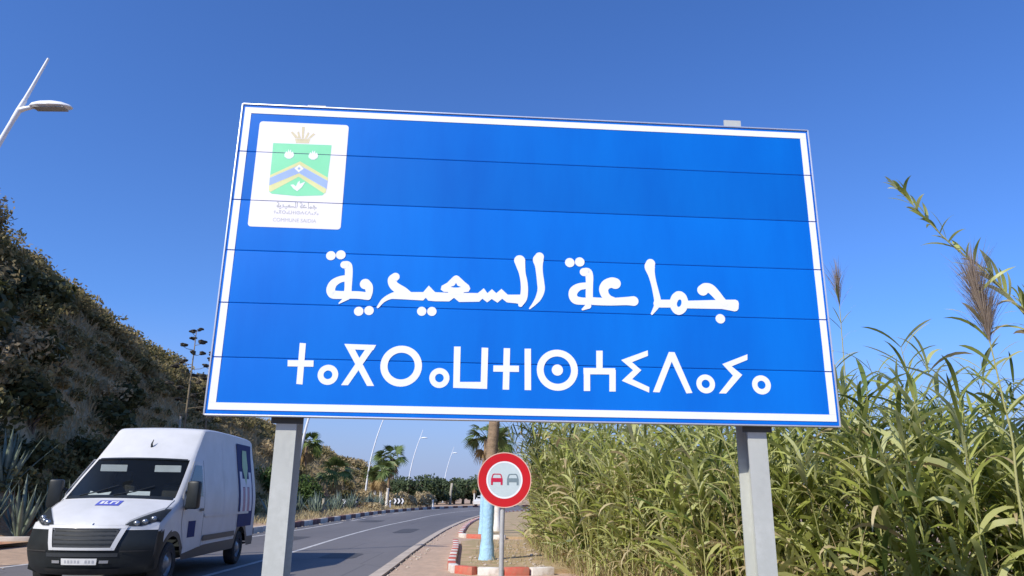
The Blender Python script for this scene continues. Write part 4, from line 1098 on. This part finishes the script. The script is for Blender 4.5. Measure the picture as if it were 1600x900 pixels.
# ================================================================== AGAVES
def agave_leaf_mesh(L, w, curve):
    g = G(); n = 8; V = []
    for i in range(n + 1):
        s = i / n; ww = w * (0.55 + 0.9 * s * (1 - s) * 1.6) * (1 - s ** 3) * 0.5 + .003; y = curve * s * s; z = L * s
        V += [(-ww, y + ww * .35, z), (0, y - ww * .12, z), (ww, y + ww * .35, z), (0, y + .035 * (1 - s), z)]
    g.add(V, [(i * 4 + k, i * 4 + (k + 1) % 4, (i + 1) * 4 + (k + 1) % 4, (i + 1) * 4 + k) for i in range(n) for k in range(4)])
    return g.mesh('leaf', smooth=True)
AL = [agave_leaf_mesh(1.45, .17, .12), agave_leaf_mesh(1.6, .15, -.1), agave_leaf_mesh(1.2, .18, .25)]
AN = [m.copy() for m in AL]
for m in AL: m.materials.append(MATS['agave'])
for m in AN: m.materials.append(MATS['agave_near'])
def leaf_rots(n, rnd):
    out = []
    for k in range(n):
        az = k * 2.39996 + rnd.uniform(-.2, .2); tilt = 0.08 + 0.95 * (k / n) ** 0.8 + rnd.uniform(-.08, .08)
        out.append((az, tilt))
    return out
rnd = random.Random(3)
near_ag = [(-14.55, 22.9, 1.15), (-13.95, 24.4, 1.2), (-15.3, 22.6, 1.0), (-14.9, 24.8, 1.2), (-13.3, 26.2, 1.0), (-12.9, 28.4, 0.95), (-13.2, 31.0, 1.0), (-15.9, 23.8, 1.25), (-14.1, 27.2, 1.1)]
lab = ['agave with upright grey blades nearest the left picture edge', 'tall pale bladed agave right beside the van mirror', 'low agave at the left picture edge above the kerb', 'agave behind the red earth bank', 'agave hidden by the windscreen of the van', 'agave behind the van roof', 'agave seen past the rear of the van', 'dark agave at the foot of the hill', 'agave between the van and the shrubs']
for i, (x, y, s) in enumerate(near_ag):
    t = thing('agave_plant', lab[i], 'agave', (x, y, 0.13 + hill_z(x, y)), rnd.uniform(0, 6), 'agaves on the bank behind the van')
    t.scale = (s, s, s)
    for az, tilt in leaf_rots(20, rnd):
        sc = rnd.uniform(.75, 1.1)
        o = place('leaf', AN[rnd.randrange(3)], t, (0.06 * math.sin(az), -0.06 * math.cos(az), -.03), (0, 0, 0), (sc, sc, sc))
        o.rotation_euler = (tilt * 0.75, 0, az)
def agave_joined(seed):
    r2 = random.Random(seed); bm = bmesh.new()
    for az, tilt in leaf_rots(24, r2):
        k = len(bm.verts); bm.from_mesh(AL[r2.randrange(3)]); bm.verts.ensure_lookup_table()
        M = Matrix.Rotation(az, 4, 'Z') @ Matrix.Rotation(tilt * .9, 4, 'X') @ Matrix.Scale(r2.uniform(.7, 1.05), 4)
        bmesh.ops.transform(bm, matrix=M, verts=bm.verts[k:])
    me = bpy.data.meshes.new('agave_plant'); bm.to_mesh(me); bm.free(); me.materials.append(MATS['agave'])
    me.polygons.foreach_set('use_smooth', [True] * len(me.polygons)); return me
AJ = [agave_joined(k) for k in range(4)]
row = [(-12.6, 43.5), (-13.5, 46), (-12.3, 49), (-13.3, 51.5), (-12.6, 54), (-13.9, 55.5), (-13.0, 58), (-13.9, 60), (-12.9, 62), (-13.6, 66.5), (-12.7, 69), (-13.3, 72), (-12.2, 70.5), (-12.5, 74.5), (-13.6, 75), (-11.6, 79), (-12.2, 82), (-11.4, 84.5), (-14.6, 70), (-14.4, 48.5), (-14.6, 53), (-11.9, 38.5), (-12.9, 35.5)]
row.sort(key=lambda q: q[0] / q[1])
for i, (x, y) in enumerate(row):
    o = bpy.data.objects.new('agave_plant', AJ[i % 4]); COL.objects.link(o); o.location = (x, y, 0.14); s = rnd.uniform(.85, 1.2); o.scale = (s, s, s); o.rotation_euler = (0, 0, rnd.uniform(0, 6))
    tag(o, 'grey green agave in the row behind the striped kerb, %s from the left' % ORD[i], 'agave', 'row of agaves behind the left kerb')
# agave flower stalks
def flower_stalk(label, x, y, H, spread, seed, z=None):
    r2 = random.Random(seed); t = thing('agave_stalk', label, 'agave stalk', (x, y, 0.1 + hill_z(x, y)), 0, 'flowered agave stalks on the slope')
    g = G(); g.tube([(0, 0, -.4), (.03, 0, H * .5), (0, 0, H)], [.08, .055, .02], 8); g.build('stem', 'agave_stalk', t, smooth=True)
    g = G()
    for k in range(17):
        s = k / 16; z = H * (0.52 + 0.48 * s); az = k * 2.4; L = spread * (1.0 - 0.82 * s) * r2.uniform(.85, 1.1) + .05
        p1 = Vector((L * math.cos(az), L * math.sin(az), z + L * .28))
        g.tube([(0, 0, z), (p1.x * .6, p1.y * .6, z + L * .08), p1], [.018, .014, .012], 5)
        sd = G()
        for j in range(4):
            bm = bmesh.new(); bmesh.ops.create_icosphere(bm, subdivisions=1, radius=r2.uniform(.085, .14)); bm.verts.index_update()
            c = p1 + Vector((r2.uniform(-.12, .12), r2.uniform(-.12, .12), r2.uniform(-.02, .12)))
            sd.add([Vector((v.co.x * 1.25, v.co.y * 1.25, v.co.z * .7)) * r2.uniform(.85, 1.15) + c for v in bm.verts], [[v.index for v in f.verts] for f in bm.faces]); bm.free()
        sd.build('seed_cluster', 'agave_seed', t, fix=False)
    g.build('branches', 'agave_stalk', t, smooth=True)
zz = hill_z(-16.8, 38)
flower_stalk('tall agave stalk with dark seed clusters against the sky left of the sign', -16.75, 38, 9.7 - zz, 1.25, 2)
flower_stalk('second agave stalk close behind the tallest one', -16.9, 41, 9.0 - hill_z(-16.9, 41), 1.0, 9)
# slim bare pole on the slope above the van
t = thing('slope_pole', 'slim pale pole on the slope above the van roof', 'pole', (-17.2, 38.6, 0.1 + hill_z(-17.2, 38.6)))
g = G(); g.tube([(0, 0, -.3), (0, 0, 2.0), (-.05, 0, 3.4)], [.07, .06, .05], 8); g.build('shaft', 'wood', t, smooth=True)
g = G(); g.tube([(-.05, 0, 3.38), (-.05, 0, 3.46)], .065, 8); g.build('cap', 'bark', t)

# ================================================================== TREES AND SHRUBS BEYOND
trng = np.random.default_rng(77)
def tree(name, label, x, y, z, H, R, leafm, n=2600, group=None, leaf=.22, cat='tree'):
    t = thing(name, label, cat, (x, y, z), 0, group)
    g = G(); g.tube([(0, 0, -.3), (.05, 0, H * .25), (.12, .05, H * .55)], [R * .09, R * .07, R * .03], 8)
    for a in range(5):
        w = a * 1.3; g.tube([(.05, 0, H * .22), (R * .3 * math.cos(w), R * .3 * math.sin(w), H * .45), (R * .6 * math.cos(w), R * .6 * math.sin(w), H * .7)], [R * .05, R * .035, R * .012], 6)
    g.build('trunk', 'bark', t, smooth=True)
    q = QG(); P, d = clump((0, 0, H * .5), R, n, trng, 16, 1.0); low = H * (.46 if cat == 'tree' else .34)
    P[:, 2] = (P[:, 2] - H * .5) * ((H - low) / (R * .95)) + low
    P[:, 2] = np.where(P[:, 2] < .05, trng.uniform(.05, H * .5, n), P[:, 2])
    V, Qd = cards(P, leaf, trng, d * .8); q.add(V, Qd)
    me = q.mesh('crown'); me.materials.append(MATS[leafm]); place('crown', me, t)
    return t
TG = 'dark trees closing the view beyond the bend'
for i, (x, y, H, R) in enumerate(sorted([(-14.2, 104, 3.9, 2.6), (-11.6, 108, 4.6, 2.6), (-9.6, 116, 3.6, 2.4), (-7.6, 124, 4.5, 2.9), (-5.2, 130, 4.7, 3.0), (-2.6, 134, 4.3, 3.0), (0.6, 136, 4.5, 3.2), (4.0, 134, 4.6, 3.2), (-10.2, 136, 5.2, 3.2), (-16.5, 112, 4.2, 3.0), (-19, 122, 4.0, 3.2), (8, 138, 5, 3.4), (-13.2, 140, 5.0, 3.2), (-6, 146, 5.6, 3.4), (-1, 150, 5.8, 3.4), (-8.8, 121, 2.6, 2.2), (-6.4, 127, 3.3, 2.4), (-3.9, 129, 3.0, 2.4), (-1.2, 131, 3.4, 2.5), (-12.8, 106, 3.0, 2.2), (-10.6, 111, 2.5, 2.0)], key=lambda q: q[0] / q[1])):
    tree('roadside_tree', 'dark green tree in the belt beyond the bend, %s from the left' % ORD[i], x, y, 0.1, H, R, 'tree_leaf', 2400, TG, .26)
tree('round_bush', 'rounded bright green bush left of the first fan palm', -15.3, 58, 0.25, 2.9, 1.7, 'bush_green', 3200, None, .14, 'bush')
tree('green_bush', 'olive green bush on the slope beside the sign post', -16.6, 53, 0.1 + hill_z(-16.6, 53), 2.6, 1.5, 'bush_green', 1800, None, .16, 'bush')
for i, (x, y, H, R, lb) in enumerate([(-9.3, 86, 1.95, 1.35, 'tan dry shrub mound beside the far bend of the kerb'), (-11.0, 84.5, 1.5, 1.0, 'small tan dry shrub left of the big dry mound'), (-10.4, 89, 2.0, 1.2, 'dry straw coloured shrub behind the tan mound'), (-12.6, 88, 1.9, 1.3, 'dry brown shrub right of the palm group'), (-12.0, 66, .9, .9, 'low dry shrub between the two chevron boards'), (-14.6, 90, 2.0, 1.6, 'dry ochre shrub behind the palm trunks')]):
    tree('dry_shrub', lb, x, y, 0.15, H, R, 'dry_leaf', 1500, 'dry tan shrubs along the left roadside', .15, 'shrub')

# ================================================================== SMALL ROADSIDE THINGS
def chevron_board(label, x, y, z, W, H, n, rz):
    t = thing('chevron_board', label, 'road sign', (x, y, z), rz, 'black and white chevron boards at the bend')
    g = G(); g.box(-W / 2, W / 2, 0, .03, .45, .45 + H, .006); b = g.build('board', 'sign_black', t, angle=30)
    st = W / n
    for k in range(n):
        x0 = -W / 2 + st * k + st * .12; w = st * .40; d = st * .38; zc = .45 + H / 2; h = H * .44
        g = G(); g.prism([(x0, zc - h), (x0 + w, zc - h), (x0 + w + d, zc), (x0 + w, zc + h), (x0, zc + h), (x0 + d, zc)], -.006, .001); g.build('chevron', 'sign_white', b)
    for px in (-W * .35, W * .35):
        g = G(); g.tube([(px, .05, -.2), (px, .05, .45 + H * .9)], .025, 8); g.build('leg', 'pole_grey', t, smooth=True)
chevron_board('black chevron board with white arrows at the left among the agaves', -13.1, 62.5, 0.15, 1.35, .48, 3, 0.1)
chevron_board('black chevron board with white arrows below the palm group', -11.0, 75.6, 0.15, 1.1, .55, 3, 0.05)
t = thing('marker_post', 'weathered wooden marker post behind the striped kerb', 'post', (-12.1, 49.5, .14))
g = G(); g.box(-.07, .07, -.07, .07, -.2, 1.0, .012); g.build('shaft', 'wood', t, angle=30)
g = G(); g.box(-.085, .085, -.085, .085, 1.0, 1.05, .01); g.build('cap', 'wood', t, angle=30)
for (x, y, lb) in ((-7.95, 83, 'small white roadside bollard at the end of the dry shrubs'), (-10.8, 71.5, 'small white bollard on the left kerb before the bend')):
    t = thing('bollard', lb, 'bollard', (x - .4, y, .15), 0, 'white roadside bollards')
    g = G(); g.lathe([(.08, -.2), (.08, .75), (.06, .82), (.0005, .84)], 12); g.build('post', 'lamp_white', t, angle=40)
    g = G(); g.lathe([(.083, .55), (.083, .66)], 12); g.build('reflector_band', 'symbol_grey', t, fix=False)
# far car
car = thing('parked_car', 'tiny white car standing at the far bend of the road', 'car', (-3.4, 105, 0), -.35)
g = G(); g.prism([(-.1 + x, z) for x, z in [(-2.0, .35), (-2.05, .75), (-1.75, .92), (-1.05, 1.0), (-.45, 1.45), (.95, 1.45), (1.6, 1.02), (2.05, .95), (2.1, .4)]], -.85, .85)
me = g.mesh('body'); me.materials.append(MATS['van_white'])
o = place('body', me, car, (0, 0, 0), (0, 0, PI / 2))
g = G(); g.prism([(-1.0, 1.02), (-.52, 1.38), (.8, 1.38), (1.35, 1.02)], -.856, .856); me = g.mesh('windows'); me.materials.append(MATS['side_glass']); place('windows', me, car, (0, 0, 0), (0, 0, PI / 2))
g = G(); g.box(-.72, .72, -1.02, -.55, 1.03, 1.36); me = g.mesh('windscreen'); me.materials.append(MATS['side_glass']); place('windscreen', me, car, (0, -.02, 0))
g = G(); g.lathe([(.0005, -.09), (.31, -.09), (.31, .09), (.0005, .09)], 16, axis='x'); me = g.mesh('wheel', angle=40); me.materials.append(MATS['rubber'])
for x in (-.8, .8):
    for y in (-1.3, 1.3): place('wheel', me, car, (x, y, .31))

# ================================================================== GIANT REEDS
rr = np.random.default_rng(11)
def cane(q, base, H, lean_az, lean, rng, nleaf=17, lw=.042, LL=.62, mg=0, ms=2, dry=0.0, z0=.25, r0=.012, droop=1.7, stem_pts=None, follow=False):
    """one reed: arching stem plus two ranks of long drooping leaves; material slots mg leaf, ms stem, 1 straw"""
    s = np.linspace(0, 1, 9)
    if stem_pts is None:
        out = lean * H * s ** 2.2
        P = np.c_[base[0] + np.cos(lean_az) * out, base[1] + np.sin(lean_az) * out, base[2] + H * (s - 0.12 * lean * s ** 3)]
    else:
        P = catmull(stem_pts, 3); s = np.linspace(0, 1, len(P))
    V, Q = tube_np(P, r0 * (1 - .75 * s), 5); q.add(V, Q, ms)
    sl = np.sort(rng.uniform(z0, 1.0, nleaf))
    B = np.stack([np.interp(sl, s, P[:, i]) for i in range(3)], 1)
    plane = rng.uniform(0, PI)
    az = plane + (np.arange(nleaf) % 2) * PI + rng.normal(0, .55, nleaf)
    L = LL * rng.uniform(.65, 1.2, nleaf) * (1.05 - .35 * sl)
    e0 = rng.uniform(.75, 1.25, nleaf); dr = rng.uniform(.5, 1.25, nleaf) * droop * (1.15 - .45 * sl)
    if follow:
        T = np.gradient(P, axis=0); T /= np.linalg.norm(T, axis=1)[:, None]
        Tl = np.stack([np.interp(sl, s, T[:, i]) for i in range(3)], 1)
        az = np.arctan2(Tl[:, 1], Tl[:, 0]) + rng.normal(0, .75, nleaf); e0 = np.arcsin(np.clip(Tl[:, 2], -1, 1)) + rng.normal(.15, .4, nleaf); L = L * (1.1 - .45 * sl)
    isdry = (rng.random(nleaf) < (dry + .35 * np.clip(.42 - sl, 0, 1)))
    for flag, mi in ((False, mg), (True, 1)):
        k = isdry == flag
        if k.any():
            V, Q = blades(B[k], az[k], L[k], e0[k] - (.4 if flag else 0), dr[k] + (.6 if flag else 0), (lw * rng.uniform(.7, 1.2, nleaf) * (1.1 - .4 * sl))[k], 6, rng, .55, .03, rng.normal(0, .35, k.sum()))
            q.add(V, Q, mi)
    return P
def plume(q, P, n, L, w, rng, mi=3, spread=.5):
    """feathery flower head along the top of stem points P"""
    k = rng.uniform(0, 1, n); B = np.stack([np.interp(k, np.linspace(0, 1, len(P)), P[:, i]) for i in range(3)], 1)
    V, Q = blades(B, rng.uniform(0, 2 * PI, n), L * rng.uniform(.5, 1.1, n), rng.uniform(PI / 2 - spread, PI / 2 + .1, n), rng.uniform(-.1, .7, n), np.full(n, w), 4, rng, .8)
    q.add(V, Q, mi)
REEDM = ['reed_leaf', 'straw', 'reed_stem', 'plume', 'reed_dark']
FRONT = np.array([(0.75, 25.0), (0.85, 20.5), (1.05, 17.3), (1.65, 14.2), (2.3, 11.4), (2.9, 9.3), (3.9, 8.1), (5.2, 7.5), (6.8, 7.2), (9.0, 7.0)])
FD = np.r_[0, np.cumsum(np.hypot(*np.diff(FRONT, axis=0).T))]
def front_pt(s): return np.array([np.interp(s, FD, FRONT[:, 0]), np.interp(s, FD, FRONT[:, 1])])
def reed_height(x, y):
    a = x / y                                     # the stand is taller in the middle and thins to the right
    h = 2.75 + 0.35 * math.sin(x * 1.3 + y * .7)
    if a > 0.60: h -= 0.75 * sm((a - .60) / .15)
    if a < 0.12: h += 0.35
    return h
mass = QG()
inward = np.array([0.80, 0.60])
for k in range(900):
    s = FD[-1] * rr.random() ** 0.92; p = front_pt(s); dep = 3.4 * rr.random() ** 1.35
    b = p + inward * dep + rr.normal(0, .12, 2)
    h = reed_height(*b) * rr.uniform(.72, 1.12)
    az = math.atan2(-.7, -.7) + rr.normal(0, 1.0)
    near = b[1] < 11
    cane(mass, (b[0], b[1], 0), h, az, abs(rr.normal(.16, .14)), rr, int(23 if dep < 1.6 else 16), .066 if near else .056, .86 if near else .74, 0 if rr.random() < .84 else 4, 2, dry=.05 + (.11 if b[1] > 12 else 0), z0=.10 if dep < 1.2 else .3)
# leafless straw canes and dead leaves low in the stand
for k in range(260):
    s = FD[-1] * rr.random(); p = front_pt(s) + inward * rr.uniform(-.15, 1.2)
    h = rr.uniform(.7, 2.2); az = rr.uniform(0, 2 * PI)
    cane(mass, (p[0], p[1], 0), h, az, abs(rr.normal(.25, .2)), rr, 5, .03, .5, 1, 1, dry=1.0, z0=.1, r0=.009)
n = 2600
s = FD[-1] * rr.random(n); B = np.array([front_pt(a) + inward * d for a, d in zip(s, rr.uniform(-.25, 1.0, n))]); B = np.c_[B, np.full(n, .02)]
V, Q = blades(B, rr.uniform(0, 6.28, n), rr.uniform(.3, .8, n), rr.uniform(.8, 1.5, n), rr.uniform(.3, 1.6, n), rr.uniform(.008, .022, n), 4, rr)
mass.add(V[:len(V)], Q, 1)
n = 1700
s = FD[-1] * rr.random(n); B = np.array([front_pt(a) + inward * d for a, d in zip(s, rr.uniform(-.1, 1.6, n))]); B = np.c_[B, np.full(n, .02)]
V, Q = blades(B, rr.uniform(0, 6.28, n), rr.uniform(.5, 1.2, n), rr.uniform(.8, 1.5, n), rr.uniform(.3, 1.4, n), rr.uniform(.015, .035, n), 5, rr)
mass.add(V, Q, 0)
tag(link('reed_thicket', mass.mesh('reed_thicket'), None, REEDM), 'dense thicket of green giant reeds to the right of the road', 'reeds', kind='stuff')

# single canes at the front of the stand
variants = []
for k in range(6):
    r3 = np.random.default_rng(100 + k); h = r3.uniform(2.5, 3.3)
    qs, ql = QG(), QG(); tmp = QG()
    P = cane(tmp, (0, 0, -.05), h, r3.uniform(0, 6.28), abs(r3.normal(.14, .08)), r3, 25, .072, .88, 0, 2, dry=.05, z0=.15, r0=.014)
    off = 0
    for V, Q, M in zip(tmp.V, tmp.Q, tmp.M):
        (qs if M[0] == 2 else ql).add(V, Q - off, int(M[0])); off += len(V)
    a, b = qs.mesh('stem'), ql.mesh('leaves')
    for m in REEDM: a.materials.append(MATS[m]); b.materials.append(MATS[m])
    variants.append((a, b))
for k in range(44):
    s = FD[-1] * (.12 + .86 * (k + rr.random()) / 44); p = front_pt(s) + inward * rr.uniform(-.1, .7)
    t = thing('reed_cane', 'leafy green reed cane at the front of the thicket', 'reed', (p[0], p[1], 0), rr.uniform(0, 6.28), 'reed canes at the front of the thicket')
    sc = reed_height(*p) / 2.95 * rr.uniform(.8, 1.12); t.scale = (sc, sc, sc)
    a, b = variants[k % 6]; place('stem', a, t); place('leaves', b, t)
def special(label, pts, nleaf, LL, lw, z0, plume_at=None, dark=False, name='reed_cane', droop=1.3, follow=False):
    pts = np.array(pts, float); base = pts[0].copy(); loc = pts - base
    t = thing(name, label, 'reed', tuple(base), 0, None)
    tmp = QG(); r3 = np.random.default_rng(int(abs(base[0]) * 100)); 
    P = cane(tmp, None, 1, 0, 0, r3, nleaf, lw, LL, 0 if not dark else 4, 2, dry=.04, z0=z0, r0=.015, droop=droop, stem_pts=loc, follow=follow)
    qs, ql = QG(), QG(); off = 0
    for V, Q, M in zip(tmp.V, tmp.Q, tmp.M):
        (qs if M[0] == 2 else ql).add(V, Q - off, int(M[0])); off += len(V)
    for nm, q in (('stem', qs), ('leaves', ql)):
        me = q.mesh(nm); [me.materials.append(MATS[m]) for m in REEDM]; place(nm, me, t)
    if plume_at:
        q = QG(); i0 = int(len(P) * plume_at[0]); i1 = int(len(P) * plume_at[1]); plume(q, P[i0:i1], plume_at[2], plume_at[3], .006, r3, 0)
        me = q.mesh('plume'); me.materials.append(MATS['plume']); place('plume', me, t)
    return t
special('tallest reed arching to the left high against the sky', [(5.55, 6.9, 0), (5.50, 6.88, 1.2), (5.26, 6.8, 2.45), (5.11, 6.8, 2.9), (4.93, 6.8, 3.24), (4.65, 6.8, 3.63), (4.35, 6.8, 3.92), (4.09, 6.8, 4.25), (3.9, 6.8, 4.51)], 66, .50, .048, .40, droop=1.3, follow=True)
special('reed with brown feathery plume at the right picture edge', [(4.40, 6.6, 0), (4.43, 6.6, .9), (4.44, 6.6, 1.63), (4.47, 6.6, 2.02), (4.45, 6.6, 2.36), (4.43, 6.6, 2.71), (4.41, 6.6, 3.0), (4.36, 6.6, 3.4)], 22, .55, .055, .3, (.78, 1.0, 900, .50))
special('leafy reed rising right of the sign with dark upper leaves', [(4.55, 8.0, 0), (4.52, 8.0, 1.2), (4.45, 8.0, 2.2), (4.35, 8.0, 3.15)], 28, .66, .062, .3)
special('slim reed standing close to the right edge of the sign', [(3.75, 8.2, 0), (3.75, 8.2, 1.2), (3.70, 8.2, 2.2), (3.62, 8.2, 3.0)], 20, .55, .055, .35)
special('reed just behind the right edge of the sign with a dry tip', [(4.25, 9.4, 0), (4.3, 9.4, 1.6), (4.34, 9.4, 3.2), (4.38, 9.4, 4.3)], 12, .5, .03, .35, (.82, 1.0, 160, .45))
special('pale dry cane leaning across the reeds left of the right post', [(3.15, 9.0, 0), (2.95, 9.0, 1.0), (2.65, 9.0, 2.0), (2.3, 9.0, 2.95)], 10, .4, .03, .5)

# grass tufts on the verge and the hill foot
q = QG(); r5 = np.random.default_rng(9)
n = 900; B = np.c_[r5.uniform(-.9, 2.2, n), r5.uniform(15.8, 25, n), np.full(n, .10)]
keep = B[:, 0] > -.9 + .0 * B[:, 1]
V, Q = blades(B, r5.uniform(0, 6.28, n), r5.uniform(.06, .22, n), r5.uniform(.7, 1.5, n), r5.uniform(.2, 1, n), np.full(n, .01), 3, r5); q.add(V, Q, 0)
tag(link('dry_grass', q.mesh('dry_grass'), None, 'straw'), 'sparse dry grass on the sandy verge by the palm', 'grass', kind='stuff')
q = QG(); n = 6000; yy = r5.uniform(34, 84, n); xx = np.interp(yy, [30, 45, 57, 67, 78, 88], [-10.4, -10.6, -11, -10.8, -10, -8.6]) - r5.uniform(0, 3.5, n) ** 1.0
V, Q = blades(np.c_[xx, yy, np.full(n, .14)], r5.uniform(0, 6.28, n), r5.uniform(.12, .45, n), r5.uniform(.7, 1.5, n), r5.uniform(.2, 1, n), np.full(n, .03), 3, r5); q.add(V, Q, 0)
tag(link('dry_grass', q.mesh('dry_grass'), None, 'straw'), 'dry grass along the pavement behind the striped kerb', 'grass', kind='stuff')

# unseen low growth added to cut light bounced up at the sign posts
q = QG(); n = 9000; B = np.c_[r5.uniform(-2.0, 6.0, n), r5.uniform(3.2, 8.2, n), np.full(n, .01)]
B = B[(B[:, 0] > -1.9 + .0 * B[:, 1]) & (B[:, 1] > 3.4)]; n = len(B)
V, Q = blades(B, r5.uniform(0, 6.28, n), r5.uniform(.2, .5, n), r5.uniform(.5, 1.5, n), r5.uniform(.2, 1.4, n), np.full(n, .035), 3, r5); q.add(V, Q, 0)
tag(link('unseen_weeds', q.mesh('unseen_weeds'), None, 'reed_dark'), 'unseen low growth added under the big blue sign to cut bounced light', 'unseen_weeds', kind='stuff')
# loose stones and grit along the gutter and the verge
st = G(); r6 = random.Random(12)
bm = bmesh.new(); bmesh.ops.create_icosphere(bm, subdivisions=1, radius=1); bm.verts.index_update()
iv = [v.co.copy() for v in bm.verts]; fi = [[v.index for v in f.verts] for f in bm.faces]; bm.free()
for k in range(420):
    if k % 3 == 0: i = r6.randrange(20, 60); p_ = gut_B[i] + np.array([r6.uniform(.02, .5) ** 1.5, r6.uniform(-.4, .4)]); z = .015
    elif k % 3 == 1: p_ = np.array([r6.uniform(-.9, .9), r6.uniform(15.7, 24)]); z = .105
    else: i = r6.randrange(24, 70); p_ = RL[i] + np.array([r6.uniform(-.1, .5), r6.uniform(-1, 1)]); z = .006
    s_ = r6.uniform(.012, .045); sx, sy = r6.uniform(.8, 1.5), r6.uniform(.7, 1.2)
    st.add([(p_[0] + v.x * s_ * sx, p_[1] + v.y * s_ * sy, z + v.z * s_ * .55 + s_ * .2) for v in iv], fi)
tag(st.build('stones', 'concrete', fix=False), 'loose stones and grit along the kerbs and the verge', 'stones', kind='stuff')
